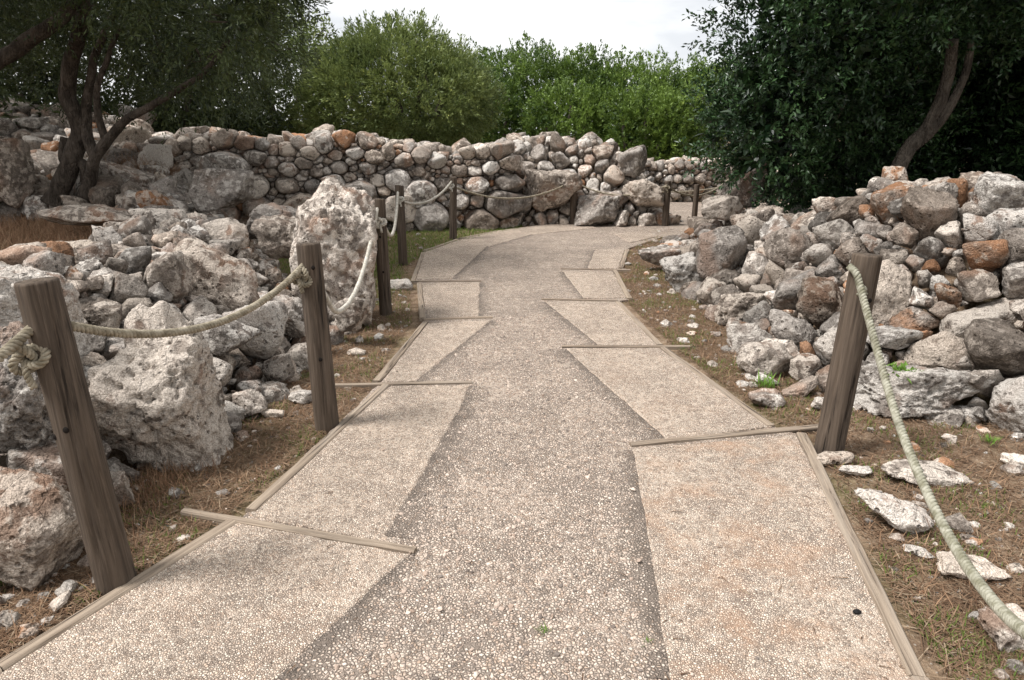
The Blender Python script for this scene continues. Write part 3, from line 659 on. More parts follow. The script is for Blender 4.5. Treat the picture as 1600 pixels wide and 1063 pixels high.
# dry stone walls: stones fitted to each other on the face, a course laid on top, earth core
def wall(name, label, A, B, z0, hfun, seed, sizes, special=(), thick=0.75, tone=0.5, nparts=300, orange=0.05, stretch=1.3, gap=0.004):
    A, B = np.array(A, float), np.array(B, float); L = np.linalg.norm(B - A); t = (B - A) / L; nrm = np.array([t[1], -t[0]])      # nrm towards the viewer
    rng = np.random.default_rng(seed); root = thing(name, label, 'wall', ((A[0] + B[0]) / 2, (A[1] + B[1]) / 2, z0))
    def xf(C):
        C = np.atleast_2d(C); xy = A + C[:, :1] * t + C[:, 1:2] * nrm
        return np.stack([xy[:, 0], xy[:, 1], z0 + C[:, 2] / stretch], -1)
    P = Packer()
    for (s, h, r) in special: P.throw([np.array([s, 0.0, h * stretch])], [r], 0.3, False)
    for a, b, n, hmax in sizes:
        r = radii(rng, n, a, b); s = rng.uniform(0, L, n); h = rng.random(n) * hmax; H = hfun(s); ok = h < 1; c = np.stack([s, rng.normal(0, 0.03, n), (h * (H - 0.05) + 0.03) * stretch], -1)
        P.throw(c, r, 0.80, False)
        if hmax > 0.9 and a > 0.05:
            n2 = n // 2; s = rng.uniform(0, L, n2); c = np.stack([s, -rng.uniform(0.15, thick, n2), (hfun(s) - 0.06 + rng.normal(0, 0.03, n2)) * stretch], -1)
            P.throw(c, radii(rng, n2, a, b), 0.85, False)
    heap(root, P, rng, lambda g, c: stone_tint(g, tone, 0.22, orange, 0.35), gap=gap, aniso=(1.3, 1.0, 1.1), xf=xf, use_b=False, nparts=nparts, own=1.42, flatface=2, rough=0.06, pit=0.05, cut=(0.70, 1.10), pw=(20, 60), rel=0.015)
    n = 40; s = np.linspace(0.03, L - 0.03, n); V = []
    for q in s:
        H = float(hfun(np.array([q]))[0])
        for (dn, hh) in ((-0.055, -0.05), (-0.055, H - 0.14), (-thick, H - 0.16), (-thick, -0.05)): V.append(np.append(A + q * t + dn * nrm, z0 + hh))
    V = np.array(V); F = [(i * 4 + j, i * 4 + (j + 1) % 4, (i + 1) * 4 + (j + 1) % 4, (i + 1) * 4 + j) for i in range(n - 1) for j in range(4)] + [(0, 3, 2, 1), ((n - 1) * 4, (n - 1) * 4 + 1, (n - 1) * 4 + 2, (n - 1) * 4 + 3)]
    link('earth_core', mesh_np('earth_core', V - np.array(root.location), np.array(F), M_SOIL, None, False), root)
    return root
WA, WB = (-5.75, 11.0), (-0.1, 12.15)
def hw(s): return 1.50 - 0.035 * s + 0.05 * np.sin(s * 2.3) + 0.10 * np.exp(-((s - 2.6) / 0.8) ** 2)
wall('dry_stone_wall', 'long grey dry stone wall of fitted boulders behind the rope fence', WA, WB, 0.0, hw, 31,
     [(0.26, 0.33, 140, 0.34), (0.17, 0.25, 400, 0.62), (0.10, 0.17, 1400, 1.0), (0.06, 0.10, 3000, 1.0), (0.03, 0.06, 6000, 0.97)],
     special=((1.05, 1.05, 0.42), (4.35, 0.22, 0.36), (4.2, 0.62, 0.33), (3.15, 0.62, 0.34)), tone=0.92)
def hf(s): return 0.95 - 0.03 * s + 0.03 * np.sin(s * 3.1)
wall('field_wall', 'low pale field wall of small round stones far behind the posts', (2.3, 16.3), (7.6, 17.6), 0.0, hf, 32,
     [(0.12, 0.16, 300, 0.7), (0.085, 0.12, 1500, 1.0), (0.055, 0.085, 2500, 1.0), (0.035, 0.05, 3000, 0.97)], tone=0.88, orange=0.03, gap=0.010, stretch=1.1)

# loose stones lying on the verges
def loose(name, label, px, py, w, h, roll=0.0, tone=0.6, orange=0.0, seed=0, d=None, lich=0.5, rough=0.12, pit=0.1, yaw=0.0):
    g = gp(px, py); g[2] = max(float(ground_h(g[:1], g[1:2])[0]), 0) - 0.01
    dist = np.linalg.norm(g - np.array([0, 0, CAMZ])); W, H = pixsize(w, dist) * 0.80, pixsize(h, dist) * 0.52
    rng = np.random.default_rng(3000 + seed); dims = np.array([W, d or (W + H) * 0.45, H]) / 2 * 1.08; c = g + np.array([0, dims[1] * 0.6, dims[2] * 0.7])
    V, F = stone_geo(c, dims, rotm(0, roll, yaw), max(4, min(5, level_for(c, W / 2))), rng, None, rough, pit)
    t = stone_tint(rng, tone, 0.02, 0, lich); t = (t[0], orange, t[2], t[3])
    BOULDERS.append((c, dims, np.eye(3)))
    return tag(link(name, mesh_np(name, V - g, F, M_STONE, t), None, g), label, 'stone', 'loose stones on the verges')
LOOSE = [
 (1200, 634, 62, 46, 0.1, 0.88, 0.18, 'cream and pink lumpy stone beside the path edging'),
 (1450, 752, 130, 34, 0.12, 0.78, 0.0, 'flat elongated white stone under the green rope'),
 (1418, 828, 92, 66, 0.35, 0.82, 0.0, 'large white wedge stone half buried by the green rope'),
 (1522, 902, 92, 42, 0.15, 0.82, 0.0, 'low white stone lying under the rope near the corner'),
 (1342, 740, 46, 18, 0.1, 0.8, 0.0, 'thin white stone flake just past the upright post'),
 (1303, 722, 58, 24, 0.0, 0.55, 0.0, 'flat brown-grey stone at the foot of the upright post'),
 (1586, 1008, 66, 66, 0.0, 0.7, 0.0, 'black-and-white crusted stone in the near corner'),
 (1455, 650, 76, 34, 0.0, 0.6, 0.0, 'pale grey stone in front of the rock ledge'),
 (1527, 654, 52, 28, 0.0, 0.5, 0.0, 'brown-grey round stone in front of the reddish boulder'),
 (1592, 728, 36, 26, 0.0, 1.0, 0.0, 'white stone alone on the mossy ground at the frame edge'),
 (624, 450, 44, 28, 0.0, 0.75, 0.0, 'white stone lying behind the third rope post'),
 (470, 628, 46, 36, 0.1, 0.6, 0.0, 'grey stone close beside the second rope post'),
 (425, 650, 40, 20, 0.0, 0.7, 0.0, 'small white flat stone at the bank foot'),
 (556, 553, 34, 18, 0.0, 0.62, 0.0, 'low grey stone on the verge before the standing stone'),
 (455, 585, 34, 22, 0.0, 0.6, 0.0, 'pale pebble-like stone under the orange-stained rock'),
 (1255, 618, 62, 40, -0.5, 0.55, 0.0, 'slanting grey stone behind the upright post'),
 (1200, 600, 34, 28, 0.3, 0.8, 0.0, 'small white stone touching the cream and pink one'),
 (1290, 640, 42, 36, 0.2, 0.62, 0.0, 'pale stone peeping out beside the upright post'),
 (680, 803+15, 40, 14, 0, 0.8, 0.0, None),
]
for k, (px, py, w, h, roll, tone, og, lab) in enumerate(LOOSE):
    if lab: loose('loose_stone', lab, px, py, w, h, roll, tone, og, k, lich=0.95 if ('crusted' in lab or 'white' in lab) else 0.5)

def pebbles():
    rng = np.random.default_rng(41); V0, F0 = ico(2); n = 3600
    u = rng.random(n); y = 1.2 + 10.5 * u ** 1.6; side = rng.random(n) < 0.5
    xl = np.interp(y, [0, 1.6, 2.5, 3.3, 4, 5.7, 7.2, 8.2, 9.5, 12], [-2.3, -1.66, -1.24, -1.03, -0.93, -0.87, -1.12, -1.3, -1.05, -0.6]); xr = np.interp(y, [0, 2, 3.2, 3.35, 4.95, 6.4, 7.9, 8.5, 11], [1.15, 1.36, 1.62, 1.54, 1.24, 1.12, 1.28, 1.38, 2.2])
    far = rng.random(n)
    x = np.where(side, xl - 0.06 - (xl - edge_l(y) + 0.15) * far, xr + 0.08 + np.clip(np.minimum(edge_r(y) - xr + 0.2, 0.85 * y + 0.65 - xr), 0.1, 2.4) * far)
    s = 0.006 * np.exp(rng.exponential(0.55, n)); s = np.minimum(s, 0.045)
    ok = rubble_h(x, y) < 0.25; x, y, s = x[ok], y[ok], s[ok]; n = len(x)
    z = np.maximum(ground_h(x, y), -0.03) + s * 0.25
    A = rng.normal(size=(n, 3, 3)); Q, _ = np.linalg.qr(A); sc = s[:, None] * rng.uniform(0.6, 1.3, (n, 3))
    V = (V0[None] * (1 + 0.25 * rng.normal(size=(n, len(V0), 1)) * 0.6)) * sc[:, None, :]
    V = np.einsum('nij,nvj->nvi', Q, V); V[:, :, 2] *= 0.7; V += np.stack([x, y, z], -1)[:, None]
    F = (F0[None] + (np.arange(n) * len(V0))[:, None, None]).reshape(-1, 3)
    tin = np.stack([rng.random(n), np.where(rng.random(n) < 0.12, 0.8, 0.03), rng.uniform(0.2, 1, n), np.clip(rng.normal(0.52, 0.25, n), 0, 1)], -1)
    o = link('pebbles', mesh_np('pebbles', V.reshape(-1, 3), F, M_STONE, np.repeat(tin, len(V0), 0), False))
    tag(o, 'small pale pebbles strewn over both earth verges', 'pebbles', kind='stuff')
pebbles()

# ------------------------------------------------------------------ posts and ropes
POSTS = [
 # base px, py, top z, diameter, tilt of the top dx, label
 (182, 908, 1.15, 0.128, (-0.05, 0.0), 'thick leaning timber post with a knotted rope beside the big pitted boulder'),
 (511, 664, 1.05, 0.13, (-0.01, 0.0), 'timber post with a pale rope knot at its head beside the pale slab edge'),
 (603, 489, 1.05, 0.112, (0.0, 0.0), 'weathered post in front of the white stone where the pale rope starts'),
 (630, 412, 0.99, 0.112, (0.0, 0.0), 'dark post standing in the grass just behind another post'),
 (708, 374, 0.97, 0.115, (0.03, 0.0), 'post on the grass before the big square wall block'),
 (895, 351, 0.86, 0.12, (0.0, 0.0), 'post before the fallen wall where the path bends'),
 (1039, 353, 0.80, 0.12, (0.0, 0.0), 'post at the rounded end of the fallen wall'),
 (1084, 350, 0.72, 0.10, (0.0, 0.0), 'slim far post standing before the low field wall'),
 (1133, 336, 0.80, 0.11, (0.0, 0.0), 'farthest post half hidden behind the dark grey boulder'),
 (1295, 702, 1.045, 0.138, (0.035, 0.0), 'upright timber post before the stone heap with a greenish rope'),
]
POST_POS = []
def make_post(k, px, py, H, dia, tilt, label):
    rng = np.random.default_rng(500 + k); b = gp(px, py); b[2] = 0.0; seg = 44; nz = 36; r = dia / 2
    zs = np.concatenate([[-0.08], np.linspace(0.0, H - 0.008, nz), [H]]); ang = np.linspace(0, 2 * np.pi, seg, endpoint=False)
    ca = rng.uniform(0, 2 * np.pi, 3); cw = np.array([0.085, 0.07, 0.06]); cd = np.array([0.20, 0.12, 0.10]); V = []
    ca[0] = -math.pi / 2 + rng.uniform(0.1, 0.5)
    for i, z in enumerate(zs):
        zz = np.clip(z / H, 0, 1); rr = r * (1.05 - 0.08 * zz) * (0.965 if i == len(zs) - 1 else 1)
        P3 = np.stack([np.cos(ang) * 1.5, np.sin(ang) * 1.5, np.full(seg, z * 1.5)], -1) + k * 9
        f = 1 + 0.025 * fbm(P3, 3)
        for a, w_, d_ in zip(ca, cw, cd):
            aa = a + 0.22 * math.sin(z * 3 + a); dlt = np.abs((ang - aa + np.pi) % (2 * np.pi) - np.pi); f -= d_ * np.exp(-(dlt / w_) ** 2) * sm(0.05, 0.35, zz + 0.1)
        V.append(np.stack([np.cos(ang) * rr * f + tilt[0] * zz, np.sin(ang) * rr * f + tilt[1] * zz, np.full(seg, z) + (0.004 * np.cos(ang + k) if i >= len(zs) - 2 else 0)], -1))
    inner = []
    for q in (0.6, 0.25): inner.append(np.array([tilt[0], tilt[1], H]) + (V[-1] - np.array([tilt[0], tilt[1], H])) * np.array([q, q, 1]) + np.array([0, 0, 0.004 * (1 - q)]))
    V += inner; n = len(V); Va = np.vstack(V)
    i, j = np.meshgrid(np.arange(n - 1), np.arange(seg), indexing='ij')
    F = np.stack([i * seg + j, i * seg + (j + 1) % seg, (i + 1) * seg + (j + 1) % seg, (i + 1) * seg + j], -1).reshape(-1, 4).tolist()
    F.append(list(range((n - 1) * seg, n * seg)))
    me = bpy.data.meshes.new('fence_post'); me.from_pydata(Va.tolist(), [], F); me.materials.append(M_POST)
    me.polygons.foreach_set('use_smooth', [True] * len(F))
    o = tag(link('fence_post', me, None, b), label, 'post', 'timber posts of the rope fence')
    # dark beads facing the path: knots, and drill holes with their shade as colour
    for (zz, dx) in {0: ((0.62, -0.035), (0.65, 0.012)), 1: ((0.42, 0.02), (0.93, 0.03)), 2: ((0.4, 0.01), (0.72, 0.0)), 9: ((0.83, 0.02),)}.get(k, ()):
        va, fa = ico(2); c = np.array([dx + tilt[0] * zz / H, -math.sqrt(max(r * r - dx * dx, 0)) * 0.99, zz])
        link('drill_hole_shade', mesh_np('drill_hole_shade', va * np.array([0.011, 0.005, 0.012]) + c, fa, M_HOLE), o)
    POST_POS.append((b, H, r, np.array([tilt[0], tilt[1], 0])))
for k, a in enumerate(POSTS): make_post(k, *a)

def strands(C, R, pitch, seg=8, phase=0.0):
    """Three laid strands round the centre line C."""
    C = np.asarray(C); T = unit(np.gradient(C, axis=0)); n = len(C); up = np.array([0, 0.2, 1.0]); a = unit(np.cross(T[0], up)); A = np.zeros((n, 3))
    for i in range(n): a = unit(a - T[i] * (a @ T[i])); A[i] = a
    B = np.cross(T, A); s = np.concatenate([[0], np.cumsum(np.linalg.norm(np.diff(C, axis=0), axis=1))]); rs = R / 2.35; of = rs * 1.35
    return joinm([tube(C + of * (np.cos(phase + 2 * np.pi * (s / pitch + q / 3))[:, None] * A + np.sin(phase + 2 * np.pi * (s / pitch + q / 3))[:, None] * B), rs * 1.0, seg) for q in range(3)])
def resample(C, step):
    s = np.concatenate([[0], np.cumsum(np.linalg.norm(np.diff(C, axis=0), axis=1))]); t = np.linspace(0, s[-1], max(8, int(s[-1] / step)))
    return np.stack([np.interp(t, s, C[:, k]) for k in range(3)], -1)
def make_rope(label, pts, mat, R=0.0178, pitch=0.05, fine=0.0055, knot=None, krot=0.0, seg=8, kscale=1.0):
    C = resample(spline(pts, 240), fine); V, F = strands(C, R, pitch, seg); base = C[0].copy()
    o = tag(link('rope', mesh_np('rope', V - base, F, mat), None, base), label, 'rope', 'ropes slung between the posts')
    if knot is not None:
        t = np.linspace(0, 2 * np.pi, 260); S = 0.0185 * kscale
        K = np.stack([np.sin(t) + 2 * np.sin(2 * t), -1.0 * np.sin(3 * t), (np.cos(t) - 2 * np.cos(2 * t)) * 1.05], -1) * S
        K = K @ rotm(0.15, krot, 0.25).T
        tail = spline([K[0] + np.array([0, 0, 0]), K[0] + np.array([0.012, -0.02, -0.035]) * kscale, K[0] + np.array([0.02, -0.015, -0.085]) * kscale], 40)
        Vk, Fk = joinm([strands(resample(K, fine), R * 0.85, pitch * 0.9, seg), strands(resample(tail, fine), R * 0.72, pitch * 0.8, seg)])
        link('knot', mesh_np('knot', Vk + np.asarray(knot) - base, Fk, mat), o)
    return o
def sag(a, b, drop, skew=0.0, n=9):
    a, b = np.array(a, float), np.array(b, float); t = np.linspace(0, 1, n)[:, None]; tt = t ** (1 + skew)
    P_ = a + (b - a) * t; P_[:, 2] -= (4 * drop * tt * (1 - tt))[:, 0]; return P_
def hold(k, dz=0.12, side=(0, 0)):
    b, H, r, tl = POST_POS[k]; return b + tl * 0.9 + np.array([side[0] * r, side[1] * r, H - dz])
# the ropes pass through the posts
p = POST_POS
make_rope('thick tan rope coming from outside the frame to the leaning post', sag(hold(0, 0.13, (-0.2, 0)), (-1.72, 0.45, 1.0), 0.16), M_ROPE_TAN, 0.0178, knot=hold(0, 0.235, (-0.55, -1.15)), krot=0.5, kscale=1.0)
make_rope('tan rope sagging from the leaning post across the big pitted boulder', sag(hold(0, 0.15, (0.3, 0.3)), hold(1, 0.105, (-0.3, -0.5)), 0.165), M_ROPE_TAN, 0.0178, knot=hold(1, 0.17, (-0.45, -1.15)), krot=1.3, kscale=0.85)
make_rope('pale slack rope hanging in front of the white standing stone', sag(hold(1, 0.25, (0.5, 0.5)), hold(2, 0.08, (-0.2, -1.0)), 0.34, -0.25), M_ROPE_PALE, 0.0178, fine=0.008, knot=hold(2, 0.2, (0.2, -1.15)), krot=0.4, kscale=0.85)
make_rope('pale rope drooping between the two close-looking posts on the grass', sag(hold(2, 0.2, (0.3, 0.6)), hold(3, 0.08, (-0.2, -1.0)), 0.30), M_ROPE_PALE, 0.0178, 0.07, 0.011, knot=hold(3, 0.17, (0.2, -1.1)), krot=0.2, seg=6, kscale=0.8)
make_rope('pale rope sagging before the big stones at the wall foot', sag(hold(3, 0.2, (0.4, 0.3)), hold(4, 0.07, (-0.4, -0.9)), 0.14), M_ROPE_PALE, 0.0178, 0.07, 0.012, knot=hold(4, 0.14, (-0.5, -1.1)), seg=6, kscale=0.8)
make_rope('tan rope sagging in front of the long pitted wall stone', sag(hold(4, 0.16, (0.5, 0)), hold(5, 0.06, (-0.3, -0.9)), 0.24), M_ROPE_TAN, 0.0178, 0.07, 0.013, knot=hold(5, 0.11, (-0.4, -1.1)), seg=6, kscale=0.8)
make_rope('tan rope sagging before the boulders of the fallen wall', sag(hold(5, 0.1, (0.5, 0)), hold(6, 0.07, (-0.3, -0.9)), 0.20), M_ROPE_TAN, 0.0178, 0.07, 0.013, knot=hold(6, 0.12, (-0.4, -1.1)), seg=6, kscale=0.8)
make_rope('far rope sagging from the wall end past the slim post', sag(hold(6, 0.12, (0.5, 0)), hold(8, 0.08, (-0.3, -0.9)), 0.22), M_ROPE_TAN, 0.018, 0.07, 0.014, knot=hold(8, 0.13, (-0.4, -1.1)), seg=6, kscale=0.7)
make_rope('thin far rope hanging lowest before the low field wall', sag((2.4, 14.6, 0.5), (5.6, 14.9, 0.75), 0.22), M_ROPE_TAN, 0.016, 0.07, 0.016, seg=6)
a = at(1337, 424, 3.08)
make_rope('greenish mossy rope swinging down from the upright post towards the viewer', [a + np.array([0, 0.06, 0.01]), at(1338, 428, 3.06), at(1346, 456, 3.0), at(1374, 560, 2.72), at(1402, 655, 2.43), at(1436, 742, 2.14), at(1484, 840, 1.84), at(1540, 925, 1.55), at(1606, 990, 1.28), at(1720, 1040, 1.0), at(1900, 1040, 0.72)], M_ROPE_GREEN, 0.018, 0.05, knot=hold(9, 0.17, (-0.3, -0.8)), krot=0.7, kscale=0.32)

# ------------------------------------------------------------------ trees
def foliage(lobes, ncl, nl, L, W, tw, up=0.3, seed=0, depth=0.5, lump=0.2, fan=1.0, bright=0.5, dmin=0.0, flat=0.5):
    """Leaf quads on sprigs spread through the crown's lobes; tint = (light, yellowish)."""
    rng = np.random.default_rng(seed); lob = np.array(lobes, float); area = lob[:, 3] * lob[:, 5] + lob[:, 4] * lob[:, 5] + lob[:, 3] * lob[:, 4]
    k = rng.choice(len(lob), int(ncl * 1.5), p=area / area.sum()); c, rad = lob[k, :3], lob[k, 3:6]
    d = unit(rng.normal(size=(len(k), 3))); lm = 1 + lump * fbm(d * 1.9 + k[:, None] * 7.3 + seed, 3)
    f = 1 - dmin - (depth - dmin) * rng.random(len(k)) ** 1.6
    pos = c + d * rad * (lm * f)[:, None]
    keep = np.ones(len(k), bool)
    for q in range(len(lob)):
        keep &= (q == k) | (np.sum(((pos - lob[q, :3]) / lob[q, 3:6]) ** 2, 1) > 0.42)
    pos, d = pos[keep][:ncl], d[keep][:ncl]; n = len(pos)
    ax = unit(d * 0.8 + np.array([0, 0, up]) + rng.normal(0, 0.42, (n, 3)))
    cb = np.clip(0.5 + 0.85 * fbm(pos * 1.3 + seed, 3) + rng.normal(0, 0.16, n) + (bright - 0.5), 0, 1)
    t = rng.random((n, nl)) ** 0.8
    P_ = pos[:, None] + ax[:, None] * (t * tw)[..., None] + rng.normal(0, tw * 0.10, (n, nl, 3))
    per = rng.normal(size=(n, nl, 3)); ld = unit(ax[:, None] * (0.75 / fan) + unit(per) * fan * 0.85)
    nn = unit(rng.normal(size=(n, nl, 3)) * 0.8 + np.array([0, 0, flat * 1.6])); sd = unit(np.cross(ld, nn)); nn = np.cross(sd, ld)
    ll = L * rng.uniform(0.65, 1.3, (n, nl, 1)); ww = W * rng.uniform(0.7, 1.25, (n, nl, 1))
    V = np.stack([P_, P_ + ld * ll * 0.5 + sd * ww * 0.5 + nn * ww * 0.12, P_ + ld * ll, P_ + ld * ll * 0.5 - sd * ww * 0.5 + nn * ww * 0.12], 2).reshape(-1, 3)
    F = np.arange(len(V)).reshape(-1, 4)
    ti = np.stack([np.clip(np.repeat(cb, nl) + rng.normal(0, 0.16, n * nl), 0, 1), (rng.random(n * nl) < 0.035) * rng.random(n * nl), np.zeros(n * nl)], -1)
    return V, F, np.repeat(ti, 4, 0)
def tree(name, label, base, stems, lobes, leafmat, barkmat, sets, seed=0, group=None, cat='tree', twigs=0):
    root = thing(name, label, cat, base, group); b = np.array(base, float)
    parts = []
    for k, (pts, r0, r1) in enumerate(stems):
        n = max(10, len(pts) * 7); C = spline(pts, n); C = C + np.stack([perlin(C * 2.2 + seed + 3 * k + q * 50) for q in range(3)], -1) * min(0.05, r0 * 0.5)
        t = np.linspace(0, 1, n); rr = r0 + (r1 - r0) * t; rr[:4] *= np.array([1.35, 1.2, 1.1, 1.04]) if k == 0 else 1
        parts.append(tube(C, rr, 14, True, 0.10, seed + k))
    V, F = joinm(parts); link('trunk', mesh_np('trunk', V - b, F, barkmat), root)
    if twigs:
        rng = np.random.default_rng(seed + 99); lob = np.array(lobes, float); tp = []
        ends = np.array([s[0][-1] for s in stems])
        for q in range(twigs):
            l = lob[rng.integers(len(lob))]; d = unit(rng.normal(size=3)); tip = l[:3] + d * l[3:6] * rng.uniform(0.7, 1.08)
            e = ends[np.argmin(np.linalg.norm(ends - tip, axis=1))]; st = tip + (l[:3] * 0.5 + e * 0.5 - tip) * rng.uniform(0.25, 0.6)
            mid = (st + tip) / 2 + rng.normal(0, 0.10, 3); tp.append(tube(spline([st, mid, tip], 7), np.linspace(0.010, 0.002, 7), 4))
        V, F = joinm(tp); link('twigs', mesh_np('twigs', V - b, F, barkmat), root)['kind'] = 'stuff'
    Vs, Fs, Ts, o = [], [], [], 0
    for q, kw in enumerate(sets):
        V, F, T = foliage(kw.pop('lobes', lobes), seed=seed + 7 * q, **kw); Vs.append(V); Fs.append(F + o); Ts.append(T); o += len(V)
    link('crown', mesh_np('crown', np.vstack(Vs) - b, np.vstack(Fs), leafmat, np.vstack(Ts), False), root)
    return root
def A_(*l): return [at(*q) for q in l]

# wild olive with several stems on the terrace
Yt = 8.6
tree('olive_tree', 'many-stemmed dark olive whose crown overhangs the rubble terrace', (*at(92, 312, Yt)[:2], 0.75),
     [(A_((88, 318, Yt), (98, 280, Yt), (118, 232, Yt), (122, 195, Yt), (110, 150, Yt), (108, 105, 8.5), (124, 60, 8.4), (128, -10, 8.3)), 0.125, 0.07),
      (A_((132, 312, Yt), (138, 280, 8.55), (160, 235, 8.5), (185, 200, 8.45), (235, 165, 8.3), (305, 125, 8.1), (360, 60, 8.0)), 0.088, 0.02),
      (A_((134, 285, Yt), (128, 258, Yt), (100, 250, 8.7), (104, 215, 8.8)), 0.075, 0.05),
      (A_((152, 245, 8.5), (136, 205, 8.6), (136, 150, 8.6), (150, 90, 8.6), (175, 20, 8.6)), 0.075, 0.035),
      (A_((168, 225, 8.5), (152, 175, 8.45), (156, 120, 8.4), (190, 40, 8.4)), 0.05, 0.025),
      (A_((-60, 140, 8.0), (0, 95, 8.0), (40, 66, 8.0), (75, 48, 8.0), (120, 10, 8.2)), 0.085, 0.07)],
     [(-6.0, 8.6, 4.2, 2.6, 2.2, 1.5), (-4.0, 8.3, 3.7, 1.6, 1.6, 1.25), (-3.35, 8.2, 2.95, 0.95, 0.95, 0.95), (-7.6, 8.8, 3.6, 1.6, 1.8, 1.4), (-2.9, 8.1, 3.55, 0.8, 0.8, 0.75), (-5.0, 7.3, 3.9, 1.5, 0.9, 0.9), (-5.2, 10.2, 3.0, 2.2, 0.9, 1.1), (-8.4, 6.6, 4.6, 2.0, 2.0, 1.2), (-6.2, 6.2, 5.0, 1.8, 1.5, 0.9)],  # final pair of lobes added overhead, out of view, to shade the stems
     M_LEAF_NEAR, M_BARK, [dict(ncl=8200, nl=20, L=0.070, W=0.019, tw=0.32, up=-0.05, depth=0.65, fan=0.8), dict(ncl=500, nl=10, L=0.16, W=0.07, tw=0.4, depth=0.95, dmin=0.45, bright=0.2)], 3, twigs=150)  # inner set: oversized leaves tinted darker to put shade into the crown's core
# dark trees closing the view behind it
for k, (px, Y, w, h, lab) in enumerate([(60, 15.5, 3.3, 5.2, 'dark leafy tree deep in the shade behind the slope'), (255, 15.0, 2.6, 4.8, 'dark shrubby tree behind the left wall end'), (425, 17.5, 1.9, 3.3, 'half-shaded tree between the olive and the rounded tree'), (-170, 12.5, 2.8, 5.0, 'shaded tree at the frame edge beyond the olive')]):
    c = at(px, 200, Y)
    tree('shade_tree', lab, (c[0], c[1], 0.6), [([(c[0], c[1], 0.6), (c[0] + .1, c[1], 1.6), (c[0] - .1, c[1], h)], 0.16, 0.06), ([(c[0], c[1], 1.3), (c[0] + .7, c[1] - .2, 2.2), (c[0] + 1.0, c[1], h)], 0.09, 0.04)],
         [(c[0], c[1], 1.1 + h / 2, w, 1.7, h / 2), (c[0] + w * .5, c[1] - .3, 1.0 + h / 2.6, w * .55, 1.2, h / 3), (c[0] - w * .55, c[1] - .2, 1.1 + h / 2.2, w * .55, 1.3, h / 2.7), (c[0], c[1], 1.1, w * 0.9, 1.4, 0.9), (c[0] + w * .3, c[1], h * .85, w * .7, 1.3, 1.0), (c[0] - w * .4, c[1], h * .85, w * .7, 1.3, 1.0)],
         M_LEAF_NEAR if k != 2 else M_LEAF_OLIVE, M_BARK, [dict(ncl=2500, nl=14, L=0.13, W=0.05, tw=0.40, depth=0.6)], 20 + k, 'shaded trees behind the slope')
# rounded olive behind the wall
c = at(640, 200, 15.0)
tree('round_olive', 'rounded grey-green olive rising behind the dry stone wall', (c[0], c[1], 0.0),
     [([(c[0] + .1, c[1], 0), (c[0], c[1], 1.2), (c[0] - .3, c[1], 2.4), (c[0] - .5, c[1], 3.6)], 0.16, 0.05), ([(c[0], c[1], 0.9), (c[0] + .6, c[1] - .2, 2.0), (c[0] + 1.1, c[1], 3.0)], 0.10, 0.03), ([(c[0], c[1], 1.0), (c[0] - .9, c[1] - .2, 2.0), (c[0] - 1.5, c[1], 2.7)], 0.09, 0.03), ([(c[0], c[1], 1.2), (c[0] + .3, c[1] - .5, 2.2), (c[0] + .3, c[1] - .6, 3.4)], 0.08, 0.03)],
     [(c[0] - 0.2, c[1], 2.65, 1.2, 1.3, 1.15), (c[0] + 0.75, c[1], 2.35, 1.05, 1.1, 0.95), (c[0] - 0.9, c[1] - .1, 2.4, 1.0, 1.1, 1.0), (c[0] + 0.2, c[1] - .4, 2.2, 1.4, 1.1, 0.8), (c[0] - 1.5, c[1] + .2, 2.2, 0.8, 0.9, 0.8)],
     M_LEAF_OLIVE, M_BARK_GREY, [dict(ncl=5200, nl=18, L=0.080, W=0.026, tw=0.28, up=0.5, depth=0.42, lump=0.16, fan=0.75, bright=0.52)], 40, twigs=60)
# mastic thicket: every bush its own crown
HD = [(770, 24, 2.1, 4.2, 0.40), (850, 23.5, 1.8, 4.25, 0.42), (925, 22.5, 1.7, 3.85, 0.5), (1000, 22.0, 1.9, 3.85, 0.55), (1075, 23, 1.8, 3.8, 0.5), (880, 20.3, 1.15, 3.0, 0.66), (1000, 19.8, 1.2, 2.9, 0.72), (1065, 20.0, 1.0, 2.7, 0.6), (760, 21.0, 1.2, 3.3, 0.36), (1150, 22.5, 1.8, 3.6, 0.45), (690, 22, 1.8, 3.4, 0.4)]
HL = ['tall dark bush behind the rounded olive', 'tall bush at the highest point of the green thicket', 'broad mid-green bush in the middle of the thicket', 'wide bright bush towards the dark tree', 'bush at the thicket end touching the dark tree', 'low yellow-green bush before the middle of the thicket', 'low brightest green bush above the fallen wall end', 'low green bush above the field wall', 'dark low bush between the olive and the thicket', 'bush half hidden behind the dark tree', 'bush hidden behind the rounded olive']
for k, ((px, Y, w, h, br), lab) in enumerate(zip(HD, HL)):
    c = at(px, 210, Y); rr = np.random.default_rng(60 + k)
    lob = [(c[0], c[1], h * 0.56, w, w * 0.9, h * 0.44)] + [(c[0] + rr.uniform(-.7, .7) * w, c[1] - rr.uniform(.1, .7) * w, h * rr.uniform(.35, .78), w * rr.uniform(.35, .55), w * .45, h * rr.uniform(.16, .24)) for _ in range(6)]
    tree('mastic_bush', lab, (c[0], c[1], 0), [([(c[0] + q * .2, c[1], 0), (c[0] + q * .4, c[1] - .1, h * .35), (c[0] + q * .6, c[1], h * .8)], 0.10, 0.03) for q in (-1, 0.3, 1.2)],
         lob, M_LEAF_HEDGE, M_BARK, [dict(ncl=int(950 * w), nl=15, L=0.10, W=0.042, tw=0.24, up=0.55, depth=0.32, lump=0.30, fan=0.85, bright=br)], 60 + k, 'bushes of the green thicket', 'bush')
